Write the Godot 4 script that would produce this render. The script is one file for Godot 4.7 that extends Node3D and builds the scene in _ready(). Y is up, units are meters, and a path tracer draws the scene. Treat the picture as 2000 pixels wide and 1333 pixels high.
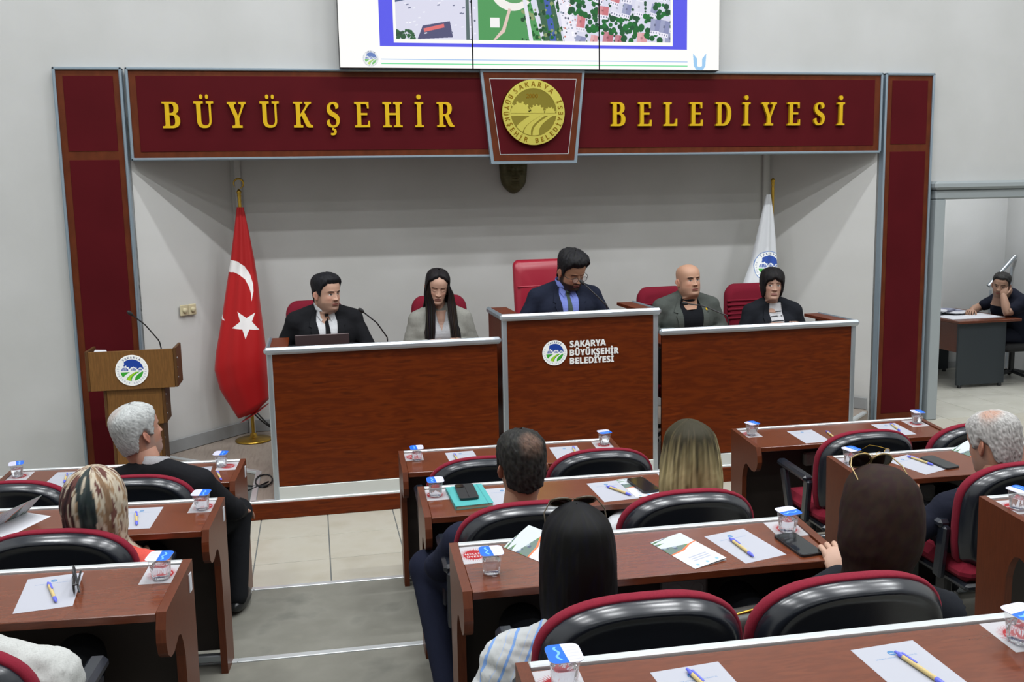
extends Node3D
# Council chamber: a dais with five speakers under a red frieze, rows of desks with listeners in front.
var M := {}
var used := {}
var shared := {}

func _ready() -> void:
	# camera
	var cam := Camera3D.new()
	cam.name = "camera"
	cam.fov = rad_to_deg(2.0 * atan(666.5 / 1882.17))
	cam.basis = Basis(Vector3.UP, deg_to_rad(-11.51)) * Basis(Vector3.RIGHT, deg_to_rad(-8.213)) * Basis(Vector3.BACK, deg_to_rad(-1.1545))
	cam.position = Vector3(0, 1.95, 0)
	cam.near = 0.05
	cam.far = 60.0
	add_child(cam)
	cam.current = true
	# surroundings and exposure
	var env := Environment.new()
	env.background_mode = Environment.BG_COLOR
	env.background_color = Color(0.02, 0.02, 0.022)
	env.tonemap_mode = Environment.TONE_MAPPER_LINEAR
	env.tonemap_exposure = 1.0
	env.sdfgi_enabled = true
	env.ssao_enabled = true
	env.ssil_enabled = true
	var we := WorldEnvironment.new()
	we.name = "surroundings"
	we.environment = env
	add_child(we)
	materials()
	# ceiling lamps: rows of linear fittings across the hall
	var rows := [[-5.6, 0.72], [-3.36, 1.3], [-1.68, 0.75], [0.45, 0.4], [2.6, 0.3]]
	for r in rows:
		for x in [-2.3, 0.4, 3.1, 5.8]:
			ceiling_lamp(Vector3(x, CEIL, r[0]), LAMP * r[1], r[0])
	ceiling_lamp(Vector3(6.6, 2.95, -8.3), 4.2, -8.3)
	# the setting
	build_room()
	build_frieze()
	build_screen()
	build_dais()
	# objects
	build_lectern_and_flags()
	build_side_room()
	build_desks()
	build_people()
	build_small()

const CEIL := 6.5
const LAMP := 7.0

# ---------------------------------------------------------------- helpers
func numbered(n: String) -> String:
	used[n] = used.get(n, -1) + 1
	return n if used[n] == 0 else "%s_%03d" % [n, used[n]]

func thing(called: String, label: String, cat: String, at := Vector3.ZERO, turn := 0.0, group := "") -> Node3D:
	var o := Node3D.new()
	o.name = numbered(called)
	add_child(o)
	o.position = at
	o.rotation.y = turn
	tag(o, label, cat, group)
	return o

func tag(o: Node3D, label: String, cat: String, group := "") -> void:
	o.set_meta("label", label)
	o.set_meta("category", cat)
	if group != "":
		o.set_meta("group", group)

func part(called: String, mesh: Mesh, mat: Material, parent: Node3D, at := Vector3.ZERO, bs := Basis()) -> MeshInstance3D:
	var o := MeshInstance3D.new()
	o.mesh = mesh
	o.material_override = null
	for i in mesh.get_surface_count():
		o.set_surface_override_material(i, mat)
	o.name = called
	o.transform = Transform3D(bs, at)
	parent.add_child(o, true)
	return o

func solo(called: String, mesh: Mesh, mat: Material, label: String, cat: String, at := Vector3.ZERO, bs := Basis(), group := "") -> MeshInstance3D:
	var o := part(numbered(called), mesh, mat, self, at, bs)
	tag(o, label, cat, group)
	return o

func struct(called: String, mesh: Mesh, mat: Material, at := Vector3.ZERO, bs := Basis()) -> MeshInstance3D:
	var o := part(called, mesh, mat, self, at, bs)
	o.set_meta("kind", "structure")
	return o

func lin(r: float, g: float, b: float) -> Color:
	return Color(r, g, b).linear_to_srgb()

func mat(c: Color, rough := 0.7, metal := 0.0, spec := 0.5) -> StandardMaterial3D:
	var m := StandardMaterial3D.new()
	m.albedo_color = c
	m.roughness = rough
	m.metallic = metal
	m.metallic_specular = spec
	return m

func noise_tex(seed_: int, freq: float, ramp: Array, w := 512, h := 512, oct := 4) -> NoiseTexture2D:
	var n := FastNoiseLite.new()
	n.seed = seed_
	n.frequency = freq
	n.noise_type = FastNoiseLite.TYPE_SIMPLEX_SMOOTH
	n.fractal_octaves = oct
	var t := NoiseTexture2D.new()
	t.width = w
	t.height = h
	t.seamless = true
	t.noise = n
	var g := Gradient.new()
	var offs := PackedFloat32Array()
	var cols := PackedColorArray()
	for i in ramp.size():
		offs.append(float(i) / (ramp.size() - 1))
		cols.append(ramp[i])
	g.offsets = offs
	g.colors = cols
	t.color_ramp = g
	return t

func grain(m: StandardMaterial3D, tex: Texture2D, scale: Vector3, world := true) -> StandardMaterial3D:
	m.albedo_texture = tex
	m.uv1_triplanar = true
	m.uv1_world_triplanar = world
	m.uv1_scale = scale
	return m

func cloth(c: Color, rough := 0.9) -> StandardMaterial3D:
	var m := mat(c, rough, 0.0, 0.3)
	m.albedo_texture = shared.weave
	m.uv1_triplanar = true
	m.uv1_scale = Vector3(9, 9, 9)
	return m

func materials() -> void:
	shared.weave = noise_tex(5, 0.05, [Color(0.82, 0.82, 0.82), Color(1, 1, 1), Color(0.86, 0.86, 0.86)], 256, 256, 3)
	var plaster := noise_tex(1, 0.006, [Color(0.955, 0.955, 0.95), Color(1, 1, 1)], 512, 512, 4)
	M.wall = grain(mat(lin(0.49, 0.495, 0.495), 0.85, 0, 0.3), plaster, Vector3(0.35, 0.35, 0.35))  # colour set darker than the niche walls to offset strong lamp light
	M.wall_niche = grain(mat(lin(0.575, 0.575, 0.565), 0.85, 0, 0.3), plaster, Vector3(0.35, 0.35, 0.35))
	M.ceiling = mat(lin(0.72, 0.72, 0.71), 0.9)
	M.bounce_wall = mat(lin(0.58, 0.58, 0.56), 0.8)  # unseen plain hall walls, pale tone chosen to bounce fill light
	var wood1 := noise_tex(11, 0.012, [Color(0.27, 0.095, 0.015), Color(0.40, 0.16, 0.025), Color(0.33, 0.12, 0.018), Color(0.46, 0.195, 0.04)], 1024, 512, 5)
	M.dais_wood = grain(mat(Color(0.98, 0.98, 0.98), 0.42, 0, 0.3), wood1, Vector3(0.22, 2.6, 2.6))
	var wood2 := noise_tex(12, 0.014, [Color(0.39, 0.185, 0.10), Color(0.475, 0.24, 0.135), Color(0.43, 0.21, 0.115), Color(0.51, 0.27, 0.155)], 1024, 512, 5)
	M.desk_wood = grain(mat(Color(0.86, 0.86, 0.86), 0.22, 0, 0.6), wood2, Vector3(0.4, 4.0, 4.0))
	M.desk_side = grain(mat(Color(0.78, 0.78, 0.78), 0.36, 0, 0.4), wood2, Vector3(6.0, 0.7, 6.0))
	var oak := noise_tex(13, 0.02, [Color(0.42, 0.28, 0.13), Color(0.56, 0.39, 0.20), Color(0.49, 0.335, 0.165), Color(0.585, 0.42, 0.225)], 512, 512, 5)
	M.oak = grain(mat(Color(0.84, 0.84, 0.82), 0.5, 0, 0.4), oak, Vector3(7.0, 0.5, 7.0))
	M.oak_edge = grain(mat(Color(0.62, 0.6, 0.58), 0.55, 0, 0.4), oak, Vector3(7.0, 0.5, 7.0))
	M.frame_wood = grain(mat(Color(0.9, 0.9, 0.9), 0.5, 0, 0.25), noise_tex(14, 0.015, [Color(0.35, 0.165, 0.085), Color(0.42, 0.205, 0.11)], 512, 256, 4), Vector3(1.5, 1.5, 1.5))
	M.red_panel = grain(mat(lin(0.075, 0.005, 0.008), 0.6, 0, 0.18), noise_tex(15, 0.01, [Color(0.93, 0.93, 0.93), Color(1, 1, 1)], 256, 256, 3), Vector3(0.8, 0.8, 0.8))
	M.shaded_board = mat(lin(0.022, 0.014, 0.011), 0.6)  # near-black colour stands in for the shade under the desks
	M.alu = mat(Color(0.72, 0.75, 0.78), 0.32, 0.75)
	M.alu_trim = mat(Color(0.56, 0.62, 0.67), 0.35, 0.6)
	M.alu_bright = mat(Color(0.83, 0.85, 0.86), 0.3, 0.45)
	M.kick = mat(lin(0.62, 0.64, 0.62), 0.4, 0.2)
	M.gold = mat(Color(0.86, 0.70, 0.08), 0.35, 0.45)
	M.gold_edge = mat(Color(0.55, 0.42, 0.10), 0.4, 0.85)
	M.gold_mirror = mat(Color(0.72, 0.66, 0.30), 0.12, 1.0)
	M.gold_satin = mat(Color(0.80, 0.76, 0.36), 0.42, 0.75)
	M.brass = mat(Color(0.72, 0.58, 0.24), 0.28, 0.95)
	M.bronze = grain(mat(Color(0.8, 0.8, 0.8), 0.5, 0.35), noise_tex(16, 0.03, [Color(0.33, 0.31, 0.19), Color(0.46, 0.43, 0.28)], 256, 256, 4), Vector3(5, 5, 5))
	M.tile = grain(mat(lin(0.435, 0.415, 0.355), 0.35, 0, 0.4), noise_tex(17, 0.008, [Color(0.95, 0.94, 0.92), Color(1, 1, 1), Color(0.97, 0.965, 0.95)], 512, 512, 5), Vector3(0.7, 0.7, 0.7))
	M.tile_room = grain(mat(lin(0.50, 0.49, 0.44), 0.3, 0, 0.4), noise_tex(18, 0.008, [Color(0.93, 0.93, 0.92), Color(1, 1, 1)], 512, 512, 5), Vector3(0.7, 0.7, 0.7))
	M.grout = mat(lin(0.13, 0.14, 0.14), 0.9)
	M.grout_room = mat(lin(0.27, 0.26, 0.24), 0.9)
	var carpet := noise_tex(19, 0.006, [Color(0.52, 0.52, 0.49), Color(0.60, 0.595, 0.56), Color(0.565, 0.56, 0.525), Color(0.61, 0.605, 0.565)], 512, 512, 6)
	M.carpet = grain(mat(Color(0.83, 0.83, 0.83), 0.97, 0, 0.15), carpet, Vector3(0.8, 0.8, 0.8))
	var lam := noise_tex(21, 0.012, [Color(0.52, 0.475, 0.44), Color(0.60, 0.555, 0.515), Color(0.56, 0.51, 0.475)], 512, 512, 5)
	M.laminate = grain(mat(Color(1, 1, 1), 0.45, 0, 0.4), lam, Vector3(4.0, 1, 0.5))
	M.baseboard = mat(lin(0.27, 0.28, 0.285), 0.5)
	M.door_frame = mat(lin(0.30, 0.335, 0.35), 0.5, 0.15)
	M.beige_plastic = mat(lin(0.52, 0.46, 0.30), 0.45)
	M.white_plastic = mat(lin(0.62, 0.62, 0.6), 0.45)
	M.grey_plastic = mat(lin(0.25, 0.26, 0.25), 0.5)
	M.black = mat(lin(0.012, 0.013, 0.015), 0.35)
	M.black_matte = mat(lin(0.012, 0.012, 0.013), 0.7)
	M.shell = mat(lin(0.012, 0.015, 0.022), 0.24, 0.0, 0.6)
	M.chair_red = cloth(lin(0.20, 0.012, 0.028), 0.95)
	M.chair_red.rim_enabled = true
	M.chair_red.rim = 0.15
	M.office_red = cloth(lin(0.17, 0.008, 0.022), 0.9)
	M.leather_red = mat(lin(0.30, 0.012, 0.03), 0.34)
	M.paper = mat(lin(0.54, 0.55, 0.59), 0.8)
	M.screen_glass = mat(lin(0.012, 0.014, 0.016), 0.08)
	M.cable = mat(lin(0.01, 0.011, 0.013), 0.5)
	M.white = mat(lin(0.8, 0.8, 0.8), 0.6)
	M.kraft = mat(lin(0.50, 0.39, 0.17), 0.75)
	M.pen_blue = mat(lin(0.10, 0.12, 0.62), 0.4)
	M.steel = mat(Color(0.75, 0.75, 0.76), 0.25, 0.95)
	var cup := mat(Color(0.95, 0.97, 1.0, 0.10), 0.04)
	cup.transparency = BaseMaterial3D.TRANSPARENCY_ALPHA
	M.cup = cup
	var water := mat(Color(0.97, 0.98, 1.0, 0.02), 0.0)
	water.refraction_enabled = true
	water.refraction_scale = 0.033
	M.water = water
	M.lens = mat(Color(0.10, 0.055, 0.035, 0.93), 0.08)
	M.lens.transparency = BaseMaterial3D.TRANSPARENCY_ALPHA
	M.clear_lens = mat(Color(0.9, 0.92, 0.94, 0.12), 0.05)
	M.clear_lens.transparency = BaseMaterial3D.TRANSPARENCY_ALPHA
	M.skin = mat(Color(1, 1, 1), 0.5, 0, 0.4)
	M.skin.vertex_color_use_as_albedo = true
	M.hair = mat(Color(1, 1, 1), 0.58, 0, 0.25)
	M.hair.vertex_color_use_as_albedo = true
	M.dyed = mat(Color(1, 1, 1), 0.8, 0, 0.3)
	M.dyed.vertex_color_use_as_albedo = true
	M.tinted = mat(Color(1, 1, 1), 0.6, 0, 0.4)
	M.tinted.vertex_color_use_as_albedo = true

func ceiling_lamp(at: Vector3, energy: float, row: float) -> void:
	var t := thing("ceiling_lamp", "long white linear ceiling lamp in the row above the hall" if row > -8 else "square white ceiling lamp in the small side room", "ceiling lamp", at, 0.0, "linear ceiling lamps")
	var b := B.new()
	var size := Vector2(1.2, 0.16) if row > -8 else Vector2(0.8, 0.5)
	b.box(Vector3(0, -0.03, 0), Vector3(size.x + 0.05, 0.05, size.y + 0.05), 0.006)
	part("housing", b.mesh(), M.white_plastic, t)
	b = B.new()
	b.box(Vector3(0, -0.058, 0), Vector3(size.x, 0.008, size.y), 0.002)
	var m := mat(Color(1, 1, 1), 0.5)
	m.emission_enabled = true
	m.emission = Color(0.985, 0.995, 1.0)
	m.emission_energy_multiplier = 3.0
	part("lamp_diffuser", b.mesh(), m, t)
	var l := AreaLight3D.new()
	l.name = "lamp_light"
	l.area_size = size
	l.light_energy = energy
	l.light_color = Color(0.985, 0.995, 1.0)
	l.area_range = 30.0
	l.shadow_enabled = true
	l.position = Vector3(0, -0.07, 0)
	l.rotation.x = -PI / 2
	t.add_child(l)

# ---------------------------------------------------------------- mesh building
class B:
	var v := PackedVector3Array()
	var n := PackedVector3Array()
	var uv := PackedVector2Array()
	var c := PackedColorArray()
	var idx := PackedInt32Array()
	var col := Color(1, 1, 1)

	func vert(p: Vector3, nn: Vector3, t := Vector2.ZERO) -> int:
		v.append(p)
		n.append(nn)
		uv.append(t)
		c.append(col)
		return v.size() - 1

	# flat polygon, points counter-clockwise seen from outside
	func face(pts: Array, out := Vector3.ZERO, uvs := []) -> void:
		var nn: Vector3 = (pts[1] - pts[0]).cross(pts[2] - pts[0])
		if nn.length_squared() < 1e-16 and pts.size() > 3:
			nn = (pts[2] - pts[0]).cross(pts[3] - pts[0])
		nn = nn.normalized()
		var flip: bool = out != Vector3.ZERO and nn.dot(out) < 0.0
		if flip:
			nn = -nn
		var s := v.size()
		for i in pts.size():
			vert(pts[i], nn, uvs[i] if i < uvs.size() else Vector2.ZERO)
		for i in range(1, pts.size() - 1):
			if flip:
				idx.append_array(PackedInt32Array([s, s + i, s + i + 1]))
			else:
				idx.append_array(PackedInt32Array([s, s + i + 1, s + i]))

	func box(at: Vector3, size: Vector3, ch := 0.0, bs := Basis()) -> void:
		var h := size * 0.5
		var g: float = min(ch, min(h.x, min(h.y, h.z)) * 0.9)
		if g <= 0.0:
			for ax in 3:
				for s in [-1.0, 1.0]:
					var u := (ax + 1) % 3
					var w := (ax + 2) % 3
					var pts := []
					for k in [[-1, -1], [1, -1], [1, 1], [-1, 1]]:
						var p := Vector3()
						p[ax] = h[ax] * s
						p[u] = h[u] * k[0]
						p[w] = h[w] * k[1]
						pts.append(at + bs * p)
					var o := Vector3()
					o[ax] = s
					face(pts, bs * o)
			return
		var P := func(sx: float, sy: float, sz: float, ax: int) -> Vector3:
			var p := Vector3(sx * (h.x - g), sy * (h.y - g), sz * (h.z - g))
			p[ax] += g * [sx, sy, sz][ax]
			return at + bs * p
		for ax in 3:
			var u := (ax + 1) % 3
			var w := (ax + 2) % 3
			for s in [-1.0, 1.0]:
				var pts := []
				for k in [[-1.0, -1.0], [1.0, -1.0], [1.0, 1.0], [-1.0, 1.0]]:
					var q := [0.0, 0.0, 0.0]
					q[ax] = s
					q[u] = k[0]
					q[w] = k[1]
					pts.append(P.call(q[0], q[1], q[2], ax))
				var o := Vector3()
				o[ax] = s
				face(pts, bs * o)
			for s in [-1.0, 1.0]:
				for t in [-1.0, 1.0]:
					var q0 := [0.0, 0.0, 0.0]
					q0[u] = s
					q0[w] = t
					q0[ax] = -1.0
					var q1 := q0.duplicate()
					q1[ax] = 1.0
					var o := Vector3()
					o[u] = s
					o[w] = t
					face([P.call(q0[0], q0[1], q0[2], u), P.call(q1[0], q1[1], q1[2], u), P.call(q1[0], q1[1], q1[2], w), P.call(q0[0], q0[1], q0[2], w)], bs * o)
		for sx in [-1.0, 1.0]:
			for sy in [-1.0, 1.0]:
				for sz in [-1.0, 1.0]:
					face([P.call(sx, sy, sz, 0), P.call(sx, sy, sz, 1), P.call(sx, sy, sz, 2)], bs * Vector3(sx, sy, sz))

	# prism over a flat outline; xf takes (x, y, depth)
	func prism(poly: PackedVector2Array, z0: float, z1: float, xf := Transform3D(), uvbox := Rect2()) -> void:
		if poly.size() < 3:
			return
		if Geometry2D.is_polygon_clockwise(poly):
			poly = poly.duplicate()
			poly.reverse()
		var tri := Geometry2D.triangulate_polygon(poly)
		var mirrored: bool = (xf.basis.determinant() < 0.0) != (z1 < z0)
		for side in [0, 1]:
			var z: float = z1 if side == 1 else z0
			var nn: Vector3 = (xf.basis * Vector3(0, 0, 1 if side == 1 else -1)).normalized()
			if z1 < z0:
				nn = -nn
			var s := v.size()
			for p in poly:
				var t := Vector2.ZERO
				if uvbox.size.x > 0:
					t = Vector2((p.x - uvbox.position.x) / uvbox.size.x, 1.0 - (p.y - uvbox.position.y) / uvbox.size.y)
				vert(xf * Vector3(p.x, p.y, z), nn, t)
			for i in range(0, tri.size(), 3):
				var q := [tri[i], tri[i + 1], tri[i + 2]]
				var cw: bool = (poly[q[1]] - poly[q[0]]).cross(poly[q[2]] - poly[q[0]]) < 0.0
				if (cw == (side == 1)) != mirrored:
					idx.append_array(PackedInt32Array([s + q[0], s + q[1], s + q[2]]))
				else:
					idx.append_array(PackedInt32Array([s + q[0], s + q[2], s + q[1]]))
		if absf(z1 - z0) < 1e-6:
			return
		for i in poly.size():
			var a := poly[i]
			var e := poly[(i + 1) % poly.size()]
			var o := Vector3(e.y - a.y, a.x - e.x, 0)
			face([xf * Vector3(a.x, a.y, z0), xf * Vector3(e.x, e.y, z0), xf * Vector3(e.x, e.y, z1), xf * Vector3(a.x, a.y, z1)], xf.basis * o)

	# smooth sheet from rows of points, all rows of one length
	func grid(rows: Array, wrap := false, cols := [], uvs := []) -> void:
		var nr := rows.size()
		var nc: int = rows[0].size()
		var s := v.size()
		for r in nr:
			var row: PackedVector3Array = rows[r]
			for k in nc:
				v.append(row[k])
				n.append(Vector3.ZERO)
				uv.append(uvs[r][k] if uvs else Vector2(float(k) / (nc if wrap else nc - 1), float(r) / (nr - 1)))
				c.append(cols[r][k] if cols else col)
		var last := nc if wrap else nc - 1
		for r in nr - 1:
			for k in last:
				var a := s + r * nc + k
				var e := s + r * nc + (k + 1) % nc
				var f := a + nc
				var g := e + nc
				var n1 := (v[e] - v[a]).cross(v[f] - v[a])
				var n2 := (v[f] - v[g]).cross(v[e] - v[g])
				n[a] += n1
				n[e] += n1 + n2
				n[f] += n1 + n2
				n[g] += n2
				idx.append_array(PackedInt32Array([a, f, e, e, f, g]))
		for i in range(s, v.size()):
			var q := n[i]
			n[i] = q.normalized() if q.length_squared() > 1e-20 else Vector3.UP

	func lathe(prof: Array, segs := 24, xf := Transform3D()) -> void:
		var rows := []
		for p in prof:
			var row := PackedVector3Array()
			for k in segs:
				var a := -TAU * k / segs
				row.append(xf * Vector3(cos(a) * p.x, p.y, sin(a) * p.x))
			rows.append(row)
		grid(rows, true)

	func tube(pts: Array, rad: Array, segs := 10, flat := 1.0, side := Vector3.ZERO) -> void:
		var rows := []
		var up := Vector3.UP if absf((pts[1] - pts[0]).normalized().y) < 0.9 else Vector3.RIGHT
		if side != Vector3.ZERO:
			up = side
		for i in pts.size():
			var t: Vector3 = (pts[min(i + 1, pts.size() - 1)] - pts[max(i - 1, 0)]).normalized()
			var x := up.cross(t).normalized()
			var y := t.cross(x)
			up = y
			var r: float = rad[min(i, rad.size() - 1)]
			if i == 0:
				rows.append(ring(pts[i], x, y, r * 0.02, segs, flat))
			rows.append(ring(pts[i], x, y, r, segs, flat))
			if i == pts.size() - 1:
				rows.append(ring(pts[i], x, y, r * 0.02, segs, flat))
		grid(rows, true)

	func ring(o: Vector3, x: Vector3, y: Vector3, r: float, segs: int, flat: float) -> PackedVector3Array:
		var row := PackedVector3Array()
		for k in segs:
			var a := TAU * k / segs
			row.append(o + x * cos(a) * r + y * sin(a) * r * flat)
		return row

	func ell(at: Vector3, r: Vector3, bs := Basis(), segs := 14, rings := 9) -> void:
		var rows := []
		for i in rings:
			var t := PI * i / (rings - 1)
			var row := PackedVector3Array()
			for k in segs:
				var a := -TAU * k / segs
				row.append(at + bs * (Vector3(sin(t) * cos(a), cos(t), sin(t) * sin(a)) * r))
			rows.append(row)
		grid(rows, true)

	# another mesh, moved
	func add(m: Mesh, xf: Transform3D) -> void:
		for si in m.get_surface_count():
			var a := m.surface_get_arrays(si)
			var vv: PackedVector3Array = a[Mesh.ARRAY_VERTEX]
			var nn: PackedVector3Array = a[Mesh.ARRAY_NORMAL]
			var s := v.size()
			for i in vv.size():
				vert(xf * vv[i], (xf.basis * nn[i]).normalized())
			if a[Mesh.ARRAY_INDEX] != null:
				for i in a[Mesh.ARRAY_INDEX]:
					idx.append(s + i)
			else:
				for i in vv.size():
					idx.append(s + i)

	func mesh() -> ArrayMesh:
		var a := []
		a.resize(Mesh.ARRAY_MAX)
		a[Mesh.ARRAY_VERTEX] = v
		a[Mesh.ARRAY_NORMAL] = n
		a[Mesh.ARRAY_TEX_UV] = uv
		a[Mesh.ARRAY_COLOR] = c
		a[Mesh.ARRAY_INDEX] = idx
		var m := ArrayMesh.new()
		m.add_surface_from_arrays(Mesh.PRIMITIVE_TRIANGLES, a)
		return m

# distance field on a grid, meshed as surface nets
class F:
	var o: Vector3
	var h: float
	var nx: int
	var ny: int
	var nz: int
	var d := PackedFloat32Array()

	func _init(lo: Vector3, hi: Vector3, cell: float) -> void:
		o = lo
		h = cell
		nx = int((hi.x - lo.x) / h) + 2
		ny = int((hi.y - lo.y) / h) + 2
		nz = int((hi.z - lo.z) / h) + 2
		d.resize(nx * ny * nz)
		d.fill(0.15)

	func cap(a: Vector3, b: Vector3, ra: float, rb: float, k := 0.03) -> void:
		var ab := b - a
		var l2: float = max(ab.length_squared(), 1e-9)
		var R: float = max(ra, rb) + k + 2.0 * h
		var lo := (a.min(b) - Vector3(R, R, R) - o) / h
		var hi := (a.max(b) + Vector3(R, R, R) - o) / h
		var x0 := clampi(int(lo.x), 0, nx - 1)
		var x1 := clampi(int(hi.x) + 1, 0, nx - 1)
		var y0 := clampi(int(lo.y), 0, ny - 1)
		var y1 := clampi(int(hi.y) + 1, 0, ny - 1)
		var z0 := clampi(int(lo.z), 0, nz - 1)
		var z1 := clampi(int(hi.z) + 1, 0, nz - 1)
		var abx := ab.x
		var aby := ab.y
		var abz := ab.z
		var dr := rb - ra
		var k4 := 0.25 / k
		for iz in range(z0, z1 + 1):
			var pz := o.z + iz * h - a.z
			for iy in range(y0, y1 + 1):
				var py := o.y + iy * h - a.y
				var cc := py * aby + pz * abz
				var q := (iz * ny + iy) * nx + x0
				var px := o.x + x0 * h - a.x
				for ix in range(x0, x1 + 1):
					var t := clampf((px * abx + cc) / l2, 0.0, 1.0)
					var ex := px - abx * t
					var ey := py - aby * t
					var ez := pz - abz * t
					var s := sqrt(ex * ex + ey * ey + ez * ez) - ra - dr * t
					var e := d[q]
					var g := k - absf(e - s)
					if g > 0.0:
						d[q] = minf(e, s) - g * g * k4
					elif s < e:
						d[q] = s
					q += 1
					px += h

	func mesh_into(b: B, iso := 0.0) -> void:
		var map := {}
		var row := nx
		var sl := nx * ny
		var off := [0, 1, row, row + 1, sl, sl + 1, sl + row, sl + row + 1]
		var edges := [[0, 1], [2, 3], [4, 5], [6, 7], [0, 2], [1, 3], [4, 6], [5, 7], [0, 4], [1, 5], [2, 6], [3, 7]]
		var lim := h * 1.8
		for iz in nz - 1:
			for iy in ny - 1:
				var q := (iz * ny + iy) * nx
				for ix in nx - 1:
					var e := d[q] - iso
					if e < lim and e > -lim:
						var w := [e, d[q + 1] - iso, d[q + row] - iso, d[q + row + 1] - iso, d[q + sl] - iso, d[q + sl + 1] - iso, d[q + sl + row] - iso, d[q + sl + row + 1] - iso]
						var neg := 0
						for k in 8:
							if w[k] < 0.0:
								neg += 1
						if neg > 0 and neg < 8:
							var acc := Vector3.ZERO
							var cnt := 0
							for ed in edges:
								var a: float = w[ed[0]]
								var f: float = w[ed[1]]
								if (a < 0.0) != (f < 0.0):
									var t := a / (a - f)
									var i0: int = ed[0]
									var i1: int = ed[1]
									acc += Vector3(i0 & 1, (i0 >> 1) & 1, i0 >> 2).lerp(Vector3(i1 & 1, (i1 >> 1) & 1, i1 >> 2), t)
									cnt += 1
							var p := o + (Vector3(ix, iy, iz) + acc / cnt) * h
							var g := Vector3(w[1] + w[3] + w[5] + w[7] - w[0] - w[2] - w[4] - w[6], w[2] + w[3] + w[6] + w[7] - w[0] - w[1] - w[4] - w[5], w[4] + w[5] + w[6] + w[7] - w[0] - w[1] - w[2] - w[3])
							map[q] = b.vert(p, g.normalized())
					q += 1
		for q in map:
			# edges of the cell's lowest corner along x, y, z
			var e := d[q] - iso
			for ax in 3:
				var st: int = [1, row, sl][ax]
				var f := d[q + st] - iso
				if (e < 0.0) == (f < 0.0):
					continue
				var u: int = [row, sl, 1][ax]
				var w2: int = [sl, 1, row][ax]
				if not (map.has(q - u) and map.has(q - w2) and map.has(q - u - w2)):
					continue
				var A: int = map[q]
				var Bq: int = map[q - u]
				var C: int = map[q - u - w2]
				var D: int = map[q - w2]
				if e < 0.0:
					b.idx.append_array(PackedInt32Array([A, C, Bq, A, D, C]))
				else:
					b.idx.append_array(PackedInt32Array([A, Bq, C, A, C, D]))

	func at(p: Vector3) -> float:
		var g := (p - o) / h
		var x := clampi(int(g.x), 0, nx - 2)
		var y := clampi(int(g.y), 0, ny - 2)
		var z := clampi(int(g.z), 0, nz - 2)
		var fx := g.x - x
		var fy := g.y - y
		var fz := g.z - z
		var q := (z * ny + y) * nx + x
		var sl := nx * ny
		var a := lerpf(lerpf(d[q], d[q + 1], fx), lerpf(d[q + nx], d[q + nx + 1], fx), fy)
		var b := lerpf(lerpf(d[q + sl], d[q + sl + 1], fx), lerpf(d[q + sl + nx], d[q + sl + nx + 1], fx), fy)
		return lerpf(a, b, fz)

	# first surface met coming from +z (dir 1) or -z (dir -1)
	func front(x: float, y: float, dir := 1.0) -> float:
		var z := o.z + (nz - 2) * h if dir > 0 else o.z + h
		var steps := nz * 2
		for i in steps:
			var e := at(Vector3(x, y, z))
			if e < 0.0:
				for j in 6:
					z += dir * -e * 0.9
					e = at(Vector3(x, y, z))
				return z
			z -= dir * max(e * 0.7, h * 0.3)
		return 0.0

# a flat outline in x and y laid on the front of a field as a thin layer
func patch(f: F, poly: PackedVector2Array, lift: float, sx := 0.03, sy := 0.02, dir := 1.0) -> ArrayMesh:
	var b := B.new()
	var lo := poly[0]
	var hi := poly[0]
	for p in poly:
		lo = lo.min(p)
		hi = hi.max(p)
	var y := lo.y
	while y < hi.y:
		var x := lo.x
		while x < hi.x:
			var cell := PackedVector2Array([Vector2(x, y), Vector2(x + sx, y), Vector2(x + sx, y + sy), Vector2(x, y + sy)])
			for q in Geometry2D.intersect_polygons(poly, cell):
				var tri := Geometry2D.triangulate_polygon(q)
				var pts := []
				for p in q:
					pts.append(Vector3(p.x, p.y, f.front(p.x, p.y, dir) + dir * lift))
				for i in range(0, tri.size(), 3):
					b.face([pts[tri[i]], pts[tri[i + 1]], pts[tri[i + 2]]], Vector3(0, 0, dir))
			x += sx
		y += sy
	# rim, so that the layer has thickness
	for i in poly.size():
		var a := poly[i]
		var e := poly[(i + 1) % poly.size()]
		var m := int(ceil(a.distance_to(e) / 0.03))
		for k in m:
			var p := a.lerp(e, float(k) / m)
			var q := a.lerp(e, float(k + 1) / m)
			var zp := f.front(p.x, p.y, dir)
			var zq := f.front(q.x, q.y, dir)
			b.face([Vector3(p.x, p.y, zp + dir * lift), Vector3(q.x, q.y, zq + dir * lift), Vector3(q.x, q.y, zq - dir * 0.006), Vector3(p.x, p.y, zp - dir * 0.006)])
	return b.mesh()

func P2(a: Array) -> PackedVector2Array:
	var r := PackedVector2Array()
	for i in range(0, a.size(), 2):
		r.append(Vector2(a[i], a[i + 1]))
	return r

func rounded(w: float, h: float, r: float, n := 4) -> PackedVector2Array:
	var p := PackedVector2Array()
	var k := 0
	for s in [[1, 1], [-1, 1], [-1, -1], [1, -1]]:
		for i in n + 1:
			var a := (k + float(i) / n) * PI / 2
			p.append(Vector2(s[0] * (w / 2 - r) + cos(a) * r, s[1] * (h / 2 - r) + sin(a) * r))
		k += 1
	return p

func disc(c: Vector2, r: float, n := 40, a0 := 0.0, a1 := TAU) -> PackedVector2Array:
	var p := PackedVector2Array()
	var full := absf(a1 - a0 - TAU) < 1e-4
	for i in n + (0 if full else 1):
		var a := a0 + (a1 - a0) * i / n
		p.append(c + Vector2(cos(a), sin(a)) * r)
	return p

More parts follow.
